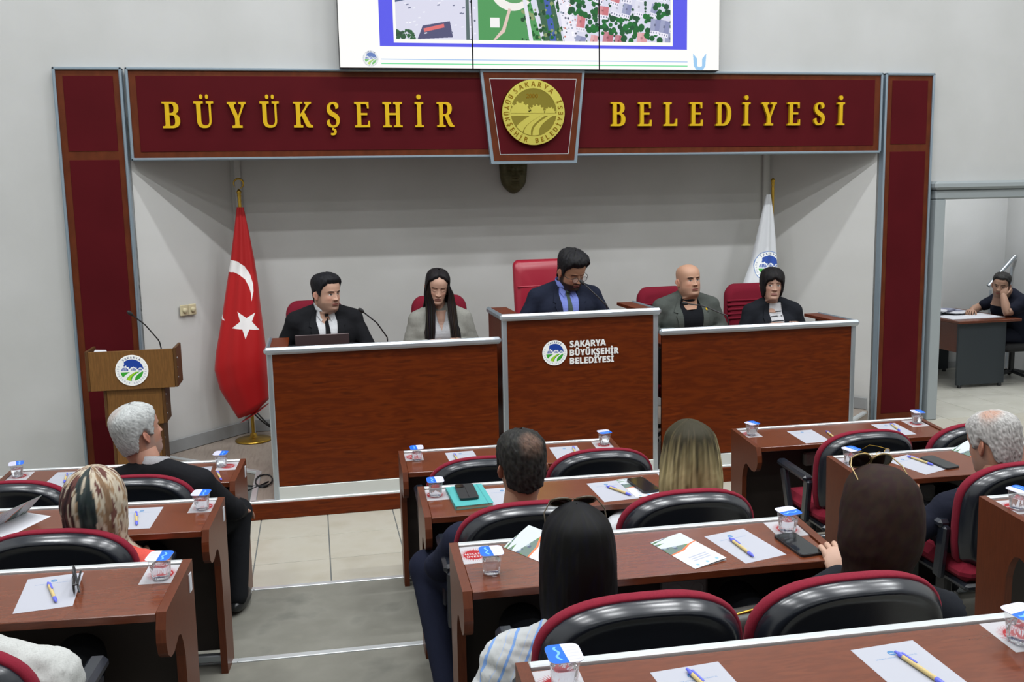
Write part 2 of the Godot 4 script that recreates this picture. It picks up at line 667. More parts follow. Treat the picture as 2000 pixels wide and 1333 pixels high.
# ---------------------------------------------------------------- print: flat pictures, y up, drawn by scan line
func fill(img: Image, poly: PackedVector2Array, box: Rect2, c: Color) -> void:
	var w := img.get_width()
	var h := img.get_height()
	var p := PackedVector2Array()
	var lo := 1e9
	var hi := -1e9
	for q in poly:
		var t := Vector2((q.x - box.position.x) / box.size.x * w, (1.0 - (q.y - box.position.y) / box.size.y) * h)
		p.append(t)
		lo = min(lo, t.y)
		hi = max(hi, t.y)
	for y in range(max(0, int(lo)), min(h - 1, int(hi)) + 1):
		var yy := y + 0.5
		var xs := []
		for i in p.size():
			var a := p[i]
			var e := p[(i + 1) % p.size()]
			if (a.y <= yy) != (e.y <= yy):
				xs.append(a.x + (yy - a.y) / (e.y - a.y) * (e.x - a.x))
		xs.sort()
		for i in range(0, xs.size() - 1, 2):
			var x0: int = clampi(roundi(xs[i]), 0, w)
			var x1: int = clampi(roundi(xs[i + 1]), 0, w)
			if x1 > x0:
				img.fill_rect(Rect2i(x0, y, x1 - x0, 1), c)

func text_mesh(s: String, size: float, depth: float, font := "Droid Sans", weight := 700) -> TextMesh:
	var f := SystemFont.new()
	f.font_names = PackedStringArray([font])
	f.font_weight = weight
	var fv := FontVariation.new()
	fv.base_font = f
	var t := TextMesh.new()
	t.font = fv
	t.text = s
	t.font_size = 64
	t.pixel_size = size / 64.0
	t.depth = depth
	t.curve_step = 2.0
	return t

# text flat into a picture: at = middle, width and height of the box it fills
func print_text(img: Image, box: Rect2, s: String, at: Vector2, wh: Vector2, c: Color, font := "Droid Sans", turn := 0.0) -> void:
	var t := text_mesh(s, 1.0, 0.0, font)
	var bb := t.get_aabb()
	var a := t.surface_get_arrays(0)
	var vv: PackedVector3Array = a[Mesh.ARRAY_VERTEX]
	var ii: PackedInt32Array = a[Mesh.ARRAY_INDEX] if a[Mesh.ARRAY_INDEX] != null else PackedInt32Array(range(vv.size()))
	var mid := bb.position + bb.size / 2
	var k := Vector2(wh.x / bb.size.x if wh.x > 0 else wh.y / bb.size.y, wh.y / bb.size.y)
	for i in range(0, ii.size(), 3):
		var q := PackedVector2Array()
		for j in 3:
			var p := vv[ii[i + j]]
			q.append(at + (Vector2(p.x - mid.x, p.y - mid.y) * k).rotated(turn))
		fill(img, q, box, c)

func picture(img: Image) -> ImageTexture:
	return ImageTexture.create_from_image(img)

func print_mat(img: Image, rough := 0.8) -> StandardMaterial3D:
	var m := mat(Color(1, 1, 1), rough, 0, 0.4)
	m.albedo_texture = picture(img)
	m.texture_repeat = false
	return m

# the round city emblem as coloured outlines in a unit disc
func gear(c: Vector2, r: float, teeth: int) -> PackedVector2Array:
	var p := PackedVector2Array()
	for i in teeth:
		var a0 := PI * i / teeth
		var w := PI / teeth
		for k in [[0.0, 0.84], [0.3, 0.84], [0.34, 1.0], [0.66, 1.0], [0.7, 0.84], [1.0, 0.84]]:
			var a: float = a0 + w * k[0]
			p.append(c + Vector2(cos(a), sin(a)) * r * k[1])
	return p

func emblem() -> Array:
	var blue := "blue"
	var white := "white"
	var out := []
	var inner := disc(Vector2.ZERO, 0.72, 60)
	var sky := Geometry2D.intersect_polygons(inner, P2([-0.6, 0.02, 1, 0.02, 1, 1, -0.42, 1, -0.45, 0.4]))
	for q in sky:
		out.append([blue, q])
	for g in [[Vector2(-0.43, -0.02), 0.36, 6], [Vector2(0.10, -0.02), 0.27, 7], [Vector2(0.52, -0.02), 0.19, 6]]:
		for q in Geometry2D.intersect_polygons(gear(g[0], g[1], g[2]), disc(Vector2.ZERO, 0.74, 60)):
			out.append([white, q])
		var dome := disc(g[0], g[1] * 0.62, 20, 0.0, PI)
		for q in Geometry2D.intersect_polygons(dome, disc(Vector2.ZERO, 0.70, 60)):
			for k in 6:
				var x: float = g[0].x - g[1] * 0.62 + (k + 0.15) * g[1] * 0.62 / 3.0
				for t in Geometry2D.intersect_polygons(q, P2([x, -0.1, x + g[1] * 0.14, -0.1, x + g[1] * 0.14, 1, x, 1])):
					out.append([blue, t])
	var low := Geometry2D.intersect_polygons(disc(Vector2.ZERO, 0.70, 60), P2([-1, -0.1, 1, -0.1, 1, -1, -1, -1]))
	for q in low:
		out.append(["green", q])
	var sweep := [[-0.30, 0.02, -0.62, -0.45], [0.05, 0.16, -0.34, -0.16], [0.30, 0.42, -0.05, 0.10]]
	for i in 3:
		var s: Array = sweep[i]
		var band := PackedVector2Array()
		for k in 9:
			var t := k / 8.0
			band.append(Vector2(lerpf(s[0] + 0.18, s[2], t) - 0.16 * sin(t * PI), -0.1 - 0.6 * t))
		for k in range(8, -1, -1):
			var t := k / 8.0
			band.append(Vector2(lerpf(s[1] + 0.2, s[3] + 0.06, t) - 0.16 * sin(t * PI), -0.1 - 0.6 * t))
		for q in low:
			for u in Geometry2D.intersect_polygons(band, q):
				out.append(["lime" if i == 1 else white, u])
	return out

func emblem_picture(n: int, bg: Color, ring := Color(1, 1, 1), dim := 0.0) -> Image:
	var cols := {"blue": Color(0.10, 0.25, 0.60).lerp(Color(1, 1, 1), dim), "white": Color(0.93, 0.94, 0.94), "green": Color(0.20, 0.62, 0.18).lerp(Color(1, 1, 1), dim), "lime": Color(0.62, 0.80, 0.16).lerp(Color(1, 1, 1), dim)}
	var img := Image.create(n, n, false, Image.FORMAT_RGB8)
	img.fill(bg)
	var box := Rect2(-1, -1, 2, 2)
	fill(img, disc(Vector2.ZERO, 0.995, 90), box, ring)
	fill(img, disc(Vector2.ZERO, 0.955, 90), box, Color(0.93, 0.94, 0.94))
	for e in emblem():
		fill(img, e[1], box, cols[e[0]])
	ring_text(img, box, "SAKARYA", PI / 2, 0.21, 0.84, 0.13, Color(0.18, 0.24, 0.42), true)
	ring_text(img, box, "BÜYÜKŞEHİR BELEDİYESİ", -PI / 2 - 0.05, 0.185, 0.84, 0.11, Color(0.62, 0.66, 0.74), false)
	return img

func ring_text(img: Image, box: Rect2, s: String, mid: float, step: float, r: float, size: float, c: Color, top: bool) -> void:
	for i in s.length():
		if s[i] == " ":
			continue
		var a := mid + (-1.0 if top else 1.0) * step * (i - (s.length() - 1) / 2.0)
		var p := Vector2(cos(a), sin(a)) * r
		print_text(img, box, s[i], p, Vector2(0, size * (1.25 if s[i] in "ÜİŞ" else 1.0)), c, "Droid Sans", a - PI / 2 if top else a + PI / 2)

# ---------------------------------------------------------------- the setting
const WZ := -7.38
const TILE := 0.411

func slab(p: Vector3, q: Vector3) -> ArrayMesh:
	var b := B.new()
	b.box((p + q) / 2, (q - p).abs())
	return b.mesh()

func build_room() -> void:
	var b := B.new()
	# front wall with the niche and the doorway left open
	for r in [[-4.5, -1.24, 0.0, CEIL], [-1.24, 4.64, 2.57, CEIL], [4.64, 5.22, 0.0, CEIL], [5.22, 6.72, 1.95, CEIL], [6.72, 8.2, 0.0, CEIL]]:
		b.box(Vector3((r[0] + r[1]) / 2, (r[2] + r[3]) / 2, WZ - 0.1), Vector3(r[1] - r[0], r[3] - r[2], 0.2))
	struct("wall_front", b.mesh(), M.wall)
	# niche
	var nb := B.new()
	nb.box(Vector3(1.7, 1.3, -8.12), Vector3(5.2, 2.6, 0.14))
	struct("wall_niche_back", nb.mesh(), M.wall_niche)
	for s in [-1, 1]:
		var p := PackedVector2Array([Vector2(1.7 + s * 2.94, -WZ), Vector2(1.7 + s * 2.31, 8.05), Vector2(1.7 + s * 2.31, 8.15), Vector2(1.7 + s * 3.06, -WZ)])
		var w := B.new()
		w.prism(p, 0.0, 2.6, Transform3D(Basis(Vector3(1, 0, 0), Vector3(0, 0, -1), Vector3(0, 1, 0)), Vector3.ZERO))
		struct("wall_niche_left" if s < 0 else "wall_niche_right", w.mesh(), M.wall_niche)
		var a := Vector3(1.7 + s * 2.93, 0, WZ)
		var e := Vector3(1.7 + s * 2.30, 0, -8.05)
		var dirv := (e - a).normalized()
		var bb := B.new()
		bb.box(Vector3(0, 0.165, 0.0), Vector3((e - a).length() - 0.01, 0.10, 0.016), 0.003)
		struct("baseboard_left" if s < 0 else "baseboard_right", bb.mesh(), M.baseboard, (a + e) / 2 + Vector3(-s * 0.012, 0, 0.008), Basis(dirv, Vector3.UP, dirv.cross(Vector3.UP)))
		# corner duct in the niche
		var du := B.new()
		du.box(Vector3(1.7 + s * 2.26, 1.3, -8.035), Vector3(0.05, 2.4, 0.03), 0.006)
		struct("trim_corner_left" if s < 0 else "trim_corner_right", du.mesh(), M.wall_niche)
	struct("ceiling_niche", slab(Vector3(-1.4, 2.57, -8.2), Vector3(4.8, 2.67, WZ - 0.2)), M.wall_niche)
	var wb := B.new()
	wb.box(Vector3(-2.87, 0.03, WZ + 0.015), Vector3(3.2, 0.06, 0.03), 0.004)
	struct("baseboard_front", wb.mesh(), M.white_plastic)
	struct("wall_left", slab(Vector3(-4.7, 0, WZ - 0.2), Vector3(-4.5, CEIL, 5.2)), M.bounce_wall)
	struct("wall_right", slab(Vector3(8.0, 0, WZ), Vector3(8.2, CEIL, 5.2)), M.bounce_wall)
	struct("wall_back", slab(Vector3(-4.7, 0, 5.0), Vector3(8.2, CEIL, 5.2)), M.bounce_wall)
	struct("ceiling", slab(Vector3(-4.7, CEIL + 0.003, WZ - 0.2), Vector3(8.2, CEIL + 0.2, 5.2)), M.ceiling)
	# tiled floor: each tile on a bed of grout
	var fl := struct("floor", slab(Vector3(-4.7, -0.2, WZ - 0.1), Vector3(8.2, -0.004, 5.2)), M.grout)
	var tb := B.new()
	tb.box(Vector3(0, -0.006, 0), Vector3(TILE - 0.006, 0.012, TILE - 0.006), 0.0015)
	var tm := tb.mesh()
	for iz in 7:
		for ix in range(-10, 20):
			var at := Vector3(0.010 + TILE * (ix + 0.5), 0, -5.668 + TILE * (iz - 4.5))
			if at.z < WZ + 0.18 or at.z > -4.6 or (at.x > -0.7 and at.x < 3.9 and at.z < -6.2):
				continue
			part("tile", tm, M.tile, fl, at)
	# side room behind the doorway
	var fr := struct("floor_side_room", slab(Vector3(4.9, -0.2, -9.7), Vector3(8.2, -0.004, WZ - 0.1)), M.grout_room)
	for iz in 6:
		for ix in range(12, 19):
			var at := Vector3(0.010 + TILE * (ix + 0.5), 0, -5.668 + TILE * (iz - 9.5))
			if at.z > WZ - 0.05 or at.x > 7.6:
				continue
			part("tile", tm, M.tile_room, fr, at)
	var rb := B.new()
	rb.box(Vector3(6.3, 1.5, -9.6), Vector3(2.8, 3.0, 0.2))
	rb.box(Vector3(6.66, 1.5, -9.46), Vector3(0.22, 3.0, 0.1))
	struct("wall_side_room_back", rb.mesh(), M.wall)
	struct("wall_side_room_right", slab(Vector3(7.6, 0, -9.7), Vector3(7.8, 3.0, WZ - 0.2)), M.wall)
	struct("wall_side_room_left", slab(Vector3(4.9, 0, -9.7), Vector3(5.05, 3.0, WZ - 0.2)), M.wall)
	struct("ceiling_side_room", slab(Vector3(4.9, 3.0, -9.7), Vector3(7.8, 3.15, WZ - 0.2)), M.ceiling)
	var sb := B.new()
	sb.box(Vector3(6.3, 0.04, -9.49), Vector3(2.6, 0.08, 0.02), 0.003)
	struct("baseboard_side_room", sb.mesh(), M.baseboard)
	# doorway lining
	var d := B.new()
	d.box(Vector3(5.197, 0.949, WZ - 0.06), Vector3(0.095, 1.897, 0.28), 0.006)
	d.box(Vector3(6.71, 0.949, WZ - 0.06), Vector3(0.095, 1.897, 0.28), 0.006)
	d.box(Vector3(5.95, 1.94, WZ - 0.06), Vector3(1.6, 0.085, 0.28), 0.012)
	d.box(Vector3(5.95, 2.015, WZ - 0.045), Vector3(1.66, 0.07, 0.33), 0.02)
	struct("door_1", d.mesh(), M.door_frame)
	# carpeted tiers rising to the back
	var zc := [-4.845, -3.80, -2.785, -1.75, -0.715, 0.32, 1.355]
	var zl := [-5.0, -3.945, -2.93, -1.895, -0.86, 0.175, 1.21]
	var edge := func(k: int, x: float) -> float:
		if x < -0.38:
			return edge_mid(k, zc) + (x + 0.38) * 0.0953 - 0.03
		return zc[k] + (x - 0.94) * 0.026
	for k in 6:
		var top := 0.1168 * k + 0.004
		var poly := PackedVector2Array()
		for x in [-4.5, -0.38, 8.0]:
			poly.append(Vector2(x, edge.call(k, x)))
		if k < 5:
			for x in [8.0, -0.38, -4.5]:
				poly.append(Vector2(x, edge.call(k + 1, x) + 0.12))
		else:
			poly.append(Vector2(8.0, 5.0))
			poly.append(Vector2(-4.5, 5.0))
		var s := B.new()
		s.prism(poly, top - (0.008 if k == 0 else 0.16), top, Transform3D(Basis(Vector3(1, 0, 0), Vector3(0, 0, 1), Vector3(0, 1, 0)), Vector3.ZERO))
		var st := struct("floor_tier" if k == 0 else "floor_tier_%03d" % k, s.mesh(), M.carpet)
		# metal edge strip
		for run in [[-4.4, -0.38], [-0.38, 7.9]]:
			var a := Vector3(run[0], top + 0.002, edge.call(k, run[0] - 0.0001))
			var e := Vector3(run[1], top + 0.002, edge.call(k, run[1] - 0.0001))
			var n := B.new()
			n.box(Vector3(0, 0, 0.012), Vector3((e - a).length(), 0.008, 0.034), 0.002)
			var dx := (e - a).normalized()
			part("edge_strip", n.mesh(), M.alu_bright, st, (a + e) / 2, Basis(dx, Vector3.UP, dx.cross(Vector3.UP)))

func edge_mid(k: int, zc: Array) -> float:
	return zc[k] + (-0.38 - 0.94) * 0.026

# framed red board: parts wood, red field, metal edging
func framed(t: Node3D, lo: Vector2, hi: Vector2, z: float, reds: Array) -> void:
	var b := B.new()
	var c := (lo + hi) / 2
	b.box(Vector3(c.x, c.y, z - 0.03), Vector3(hi.x - lo.x, hi.y - lo.y, 0.06))
	part("wood_board", b.mesh(), M.frame_wood, t)
	for r in reds:
		b = B.new()
		b.box(Vector3((r[0] + r[2]) / 2, (r[1] + r[3]) / 2, z + 0.001), Vector3(r[2] - r[0], r[3] - r[1], 0.006), 0.002)
		part("red_panel", b.mesh(), M.red_panel, t)
	for e in [[lo.x, lo.y, lo.x, hi.y], [hi.x, lo.y, hi.x, hi.y], [lo.x, lo.y, hi.x, lo.y], [lo.x, hi.y, hi.x, hi.y]]:
		b = B.new()
		var sz := Vector3(absf(e[2] - e[0]) + 0.02, absf(e[3] - e[1]) + 0.02, 0.075)
		b.box(Vector3((e[0] + e[2]) / 2, (e[1] + e[3]) / 2, z - 0.022), sz, 0.006)
		part("metal_edging", b.mesh(), M.alu_trim, t)

func build_frieze() -> void:
	for s in [-1, 1]:
		var x0 := -1.692 if s < 0 else 4.668
		var x1 := x0 + 0.432
		var t := thing("wall_pillar", "tall dark red panelled pillar behind the wooden lectern" if s < 0 else "tall dark red panelled pillar next to the grey doorway", "wall panel")
		framed(t, Vector2(x0, 0.005), Vector2(x1, 2.925), -7.33, [[x0 + 0.055, 2.36, x1 - 0.05, 2.875], [x0 + 0.055, 0.08, x1 - 0.05, 2.30]])
	var f := thing("frieze_sign", "long dark red frieze with gold letters spanning the niche above the speakers", "sign")
	framed(f, Vector2(-1.218, 2.300), Vector2(4.625, 2.925), -7.33, [[-1.16, 2.352, 4.565, 2.878]])
	var xs := [-0.936, -0.713, -0.487, -0.259, -0.024, 0.189, 0.4, 0.622, 0.819, 1.015, 2.36, 2.577, 2.788, 3.002, 3.231, 3.427, 3.621, 3.835, 4.06, 4.251]
	var word := "BÜYÜKŞEHİRBELEDİYESİ"
	for i in word.length():
		var tm := text_mesh(word[i], 1.0, 0.1, "Droid Serif", 700)
		var bb := tm.get_aabb()
		var base := text_mesh({"Ü": "U", "Ş": "S", "İ": "I"}.get(word[i], word[i]), 1.0, 0.1, "Droid Serif", 700).get_aabb()
		var k := 0.182 / base.size.y
		var kx := k * 0.74
		var b := B.new()
		b.add(tm, Transform3D(Basis(Vector3(kx, 0, 0), Vector3(0, k, 0), Vector3(0, 0, 0.25)), Vector3(-(base.position.x + base.size.x / 2) * kx, -base.position.y * k, 0)))
		part("letter", b.mesh(), M.gold, f, Vector3(xs[i], 2.515, -7.31))
	# emblem board
	var e := thing("emblem_board", "red trapezoid board with round gold coin emblem in the middle of the frieze", "sign", Vector3(1.687, 2.59, -7.285))
	var trap := func(g: float) -> PackedVector2Array:
		return P2([-0.405 + g, 0.345 - g, 0.405 - g, 0.345 - g, 0.335 - g, -0.352 + g, -0.335 + g, -0.352 + g])
	for l in [[0.0, -0.07, 0.0, M.alu_trim, "metal_edging"], [0.022, -0.02, 0.003, M.frame_wood, "wood_frame"], [0.068, 0.0, 0.005, M.alu_bright, "thin_line"], [0.072, 0.0, 0.0065, M.red_panel, "red_panel"]]:
		var b := B.new()
		b.prism(trap.call(l[0]), l[1], l[2])
		part(l[4], b.mesh(), l[3], e)
	var c := B.new()
	c.lathe([Vector2(0, 0.02), Vector2(0.235, 0.02), Vector2(0.243, 0.016), Vector2(0.246, 0.0), Vector2(0.246, -0.02)], 72, Transform3D(Basis(Vector3.RIGHT, PI / 2), Vector3(-0.01, 0.025, 0.02)))
	var coin := part("gold_coin", c.mesh(), M.gold_mirror, e)
	var k := 0.243
	var xf := Transform3D(Basis.from_scale(Vector3(k, k, 1)), Vector3(-0.01, 0.025, 0.04))
	var relief := B.new()
	var outer := disc(Vector2.ZERO, 0.99, 64)
	var hole := disc(Vector2.ZERO, 0.73, 64)
	for i in 64:
		var j := (i + 1) % 64
		relief.prism(PackedVector2Array([outer[i], outer[j], hole[j], hole[i]]), 0.0, 0.004, xf)
	for q in emblem():
		if q[0] == "white" or q[0] == "lime":
			relief.prism(q[1], 0.0, 0.004, xf)
	for q in Geometry2D.intersect_polygons(hole, P2([-1, -0.11, 1, -0.11, 1, -0.03, -1, -0.03])):
		relief.prism(q, 0.0, 0.0041, xf)
	part("raised_relief", relief.mesh(), M.gold_satin, coin)
	var ring := B.new()
	var say := [["SAKARYA", PI / 2, 0.24, 1], ["BÜYÜKŞEHİR BELEDİYESİ", -PI / 2 - 0.1, 0.205, -1]]
	for w in say:
		var s: String = w[0]
		for i in s.length():
			if s[i] == " ":
				continue
			var a: float = w[1] - w[3] * w[2] * (i - (s.length() - 1) / 2.0)
			var tm := text_mesh(s[i], 0.05, 0.002)
			var bb := tm.get_aabb()
			var rot := Basis(Vector3.BACK, a - w[3] * PI / 2)
			ring.add(tm, Transform3D(rot, Vector3(cos(a), sin(a), 0) * 0.86 * k + Vector3(-0.01, 0.025, 0.0445) - rot * (bb.position + bb.size / 2)))
	var yr := text_mesh("2000", 0.042, 0.002)
	ring.add(yr, Transform3D(Basis(), Vector3(-0.02, 0.025 + 0.12, 0.0425)))
	part("engraved_text", ring.mesh(), M.gold_edge, coin)
	# bronze mask on the niche wall
	var m := B.new()
	head(m, Transform3D(Basis.from_scale(Vector3(1.55, 1.55, 0.95)), Vector3(0, 0, 0)), {"skin": Color(1, 1, 1), "plain": true, "low": -0.1195}, 2)
	solo("bronze_mask", m.mesh(), M.bronze, "dark bronze face mask on the wall under the emblem board", "mask", Vector3(1.675, 2.205, -8.03))

func slide_picture() -> Image:
	var w := 1536
	var h := 580
	var box := Rect2(0.25, 2.93, 2.92, 1.1)
	var img := Image.create(w, h, false, Image.FORMAT_RGB8)
	img.fill(Color(1, 1, 0.985))
	var rect := func(x0: float, y0: float, x1: float, y1: float, c: Color):
		fill(img, P2([x0, y0, x1, y0, x1, y1, x0, y1]), box, c)
	rect.call(0.545, 3.088, 2.90, 3.96, Color(0.36, 0.36, 0.92))
	rect.call(0.645, 3.112, 2.785, 3.93, Color(1, 1, 0.97))
	rect.call(0.665, 3.138, 2.765, 3.91, Color(0.86, 0.86, 0.93))
	var r := RandomNumberGenerator.new()
	r.seed = 44
	var clipbox := P2([0.665, 3.138, 2.765, 3.138, 2.765, 3.91, 0.665, 3.91])
	var put := func(p: PackedVector2Array, c: Color):
		for q in Geometry2D.intersect_polygons(p, clipbox):
			fill(img, q, box, c)
	# park, river and roads of the aerial view
	put.call(P2([1.27, 3.1, 1.76, 3.1, 1.66, 3.45, 1.62, 3.95, 1.27, 3.95]), Color(0.32, 0.60, 0.36))
	put.call(P2([1.60, 3.95, 1.70, 3.5, 1.78, 3.1, 1.92, 3.1, 1.83, 3.5, 1.78, 3.95]), Color(0.25, 0.40, 0.30))
	put.call(P2([1.69, 3.95, 1.76, 3.5, 1.82, 3.1, 1.87, 3.1, 1.80, 3.5, 1.73, 3.95]), Color(0.27, 0.38, 0.68))
	put.call(P2([0.66, 3.42, 1.16, 3.52, 1.16, 3.95, 0.66, 3.95]), Color(0.56, 0.66, 0.70))
	put.call(P2([0.66, 3.395, 1.22, 3.52, 1.22, 3.535, 0.66, 3.415]), Color(0.30, 0.36, 0.50))
	put.call(P2([0.88, 3.45, 1.12, 3.50, 1.10, 3.58, 0.93, 3.60]), Color(0.62, 0.62, 0.74))
	put.call(P2([0.66, 3.46, 0.82, 3.49, 0.86, 3.62, 0.66, 3.62]), Color(0.55, 0.78, 0.76))
	put.call(P2([0.82, 3.14, 1.08, 3.155, 1.06, 3.27, 0.86, 3.235]), Color(0.33, 0.33, 0.47))
	put.call(P2([0.87, 3.19, 1.02, 3.225, 1.015, 3.25, 0.865, 3.215]), Color(0.88, 0.45, 0.45))
	put.call(disc(Vector2(1.53, 3.52), 0.17, 30), Color(0.95, 0.94, 0.92))
	put.call(disc(Vector2(1.545, 3.535), 0.13, 30), Color(0.38, 0.62, 0.40))
	put.call(P2([1.36, 3.23, 1.43, 3.23, 1.43, 3.30, 1.36, 3.30]), Color(0.96, 0.95, 0.95))
	put.call(P2([1.40, 3.14, 1.47, 3.2, 1.52, 3.36, 1.50, 3.37, 1.45, 3.22, 1.38, 3.14]), Color(0.88, 0.78, 0.74))
	put.call(P2([1.18, 3.1, 1.205, 3.1, 1.205, 3.95, 1.18, 3.95]), Color(0.35, 0.42, 0.42))
	for i in 240:
		var p := Vector2(r.randf_range(1.60, 1.96), r.randf_range(3.12, 3.9))
		put.call(disc(p, r.randf_range(0.006, 0.018), 7), Color(0.12, 0.24 + r.randf() * 0.2, 0.17) if r.randf() < 0.7 else Color(0.55, 0.62, 0.42))
	put.call(P2([1.66, 3.1, 1.69, 3.1, 1.555, 3.95, 1.53, 3.95]), Color(0.90, 0.90, 0.95))
	put.call(P2([1.93, 3.1, 2.04, 3.1, 1.88, 3.95, 1.80, 3.95]), Color(0.94, 0.93, 0.98))
	for i in 120:
		var q := r.randf_range(3.12, 3.9)
		put.call(disc(Vector2(lerpf(1.99, 1.84, (q - 3.1) / 0.85) + r.randf_range(-0.05, 0.07), q), r.randf_range(0.004, 0.009), 6), [Color(1, 1, 1), Color(0.35, 0.36, 0.44), Color(0.80, 0.50, 0.46), Color(0.62, 0.66, 0.74)][i % 4])
	for row in 7:
		for cl in 8:
			var p := Vector2(2.06 + cl * 0.098 - row * 0.012 + r.randf_range(-0.018, 0.018), 3.15 + row * 0.115 + r.randf_range(-0.02, 0.02))
			if r.randf() < 0.24:
				for k in 14:
					put.call(disc(p + Vector2(r.randf_range(-0.06, 0.06), r.randf_range(-0.06, 0.06)), r.randf_range(0.012, 0.026), 8), Color(0.13, 0.30 + r.randf() * 0.16, 0.20))
				continue
			var a := -0.18 + r.randf_range(-0.12, 0.12)
			var sx := r.randf_range(0.026, 0.042)
			var sy := r.randf_range(0.030, 0.050)
			var rc: Color = [Color(0.80, 0.47, 0.50), Color(0.72, 0.42, 0.47), Color(0.86, 0.62, 0.64), Color(0.55, 0.57, 0.72), Color(0.86, 0.86, 0.93)][r.randi() % 5]
			var quad := func(x0: float, y0: float, x1: float, y1: float, c: Color):
				var pl := PackedVector2Array()
				for q in [[x0, y0], [x1, y0], [x1, y1], [x0, y1]]:
					pl.append(p + Vector2(q[0], q[1]).rotated(a))
				put.call(pl, c)
			quad.call(-sx, -sy - 0.03, sx, sy * 0.2, Color(0.94, 0.93, 0.98))
			for k in 4:
				quad.call(-sx + (k + 0.3) * sx / 2, -sy - 0.02, -sx + (k + 0.65) * sx / 2, -sy - 0.008, Color(0.42, 0.44, 0.56))
			quad.call(-sx, -sy, sx, sy, rc)
			quad.call(-sx, -sy, -sx * 0.1, sy, rc.lightened(0.18))
			quad.call(-sx * 0.3, -sy * 0.2, sx * 0.1, sy * 0.2, rc.darkened(0.2))
			for k in 4:
				put.call(disc(p + Vector2(sx + 0.012, r.randf_range(-0.05, 0.05)), r.randf_range(0.006, 0.013), 7), Color(0.15, 0.32, 0.22))
	for i in 26:
		var p := Vector2(r.randf_range(0.70, 1.16), r.randf_range(3.15, 3.45))
		put.call(P2([p.x, p.y, p.x + 0.018, p.y + 0.004, p.x + 0.017, p.y + 0.012, p.x - 0.001, p.y + 0.008]), [Color(0.97, 0.97, 1), Color(0.42, 0.44, 0.55), Color(0.93, 0.94, 0.98)][r.randi() % 3])
	for i in 60:
		put.call(disc(Vector2(r.randf_range(0.66, 0.80), r.randf_range(3.13, 3.2)), r.randf_range(0.005, 0.014), 7), Color(0.20, 0.30 + r.randf() * 0.1, 0.24))
	for i in 16:
		put.call(disc(Vector2(1.215 + 0.03 * (i % 2), 3.14 + i * 0.045), 0.008, 6), Color(0.95, 0.95, 1) if i % 3 else Color(0.4, 0.42, 0.5))
	rect.call(0.55, 2.992, 2.905, 2.999, Color(0.62, 0.76, 0.93))
	rect.call(0.55, 2.960, 2.905, 2.967, Color(0.48, 0.88, 0.62))
	var logo := emblem_picture(128, Color(1, 1, 0.985), Color(1, 1, 1), 0.35)
	logo.resize(64, 64, Image.INTERPOLATE_LANCZOS)
	var lx := int((0.415 - box.position.x) / box.size.x * w)
	img.blit_rect(logo, Rect2i(0, 0, 64, 64), Vector2i(lx, h - 68))
	put = func(p: PackedVector2Array, c: Color): fill(img, p, box, c)
	put.call(P2([2.95, 3.06, 2.985, 3.02, 2.985, 2.965, 3.005, 2.957, 3.025, 2.965, 3.025, 3.02, 3.06, 3.06, 3.052, 2.965, 3.03, 2.935, 2.98, 2.935, 2.958, 2.965]), Color(0.62, 0.80, 0.95))
	return img

func build_screen() -> void:
	var t := thing("video_wall", "bright video wall of joined panels showing an aerial town slide above the frieze", "screen")
	var m := mat(Color(0.02, 0.02, 0.02), 0.2)
	m.emission_enabled = true
	m.emission_texture = picture(slide_picture())
	m.emission = Color(0, 0, 0)
	m.emission_energy_multiplier = 1.0
	m.texture_repeat = false
	for j in 2:
		for i in 3:
			var lo := Vector2(0.25 + i * 0.9733, 2.93 + j * 0.55)
			var hi := lo + Vector2(0.9733, 0.55)
			var b := B.new()
			b.box(Vector3((lo.x + hi.x) / 2, (lo.y + hi.y) / 2, -7.30), Vector3(0.971, 0.548, 0.10), 0.004)
			var p := part("screen_panel", b.mesh(), M.black, t)
			b = B.new()
			var g := 0.005
			var uvf := func(x: float, y: float) -> Vector2:
				return Vector2((x - 0.25) / 2.92, 1.0 - (y - 2.93) / 1.1)
			b.face([Vector3(lo.x + g, lo.y + g, -7.2485), Vector3(hi.x - g, lo.y + g, -7.2485), Vector3(hi.x - g, hi.y - g, -7.2485), Vector3(lo.x + g, hi.y - g, -7.2485)], Vector3.BACK, [uvf.call(lo.x + g, lo.y + g), uvf.call(hi.x - g, lo.y + g), uvf.call(hi.x - g, hi.y - g), uvf.call(lo.x + g, hi.y - g)])
			part("screen_picture", b.mesh(), m, p)
	var bk := B.new()
	bk.box(Vector3(1.71, 3.5, -7.355), Vector3(2.6, 1.0, 0.05))
	part("mounting_frame", bk.mesh(), M.black_matte, t)
	var l := AreaLight3D.new()
	l.name = "screen_light"
	l.area_size = Vector2(2.9, 1.05)
	l.light_energy = 0.35
	l.light_color = Color(0.93, 0.95, 1.0)
	l.area_range = 30.0
	l.shadow_enabled = true
	l.position = Vector3(1.71, 3.48, -7.235)
	l.rotation.y = PI
	t.add_child(l)

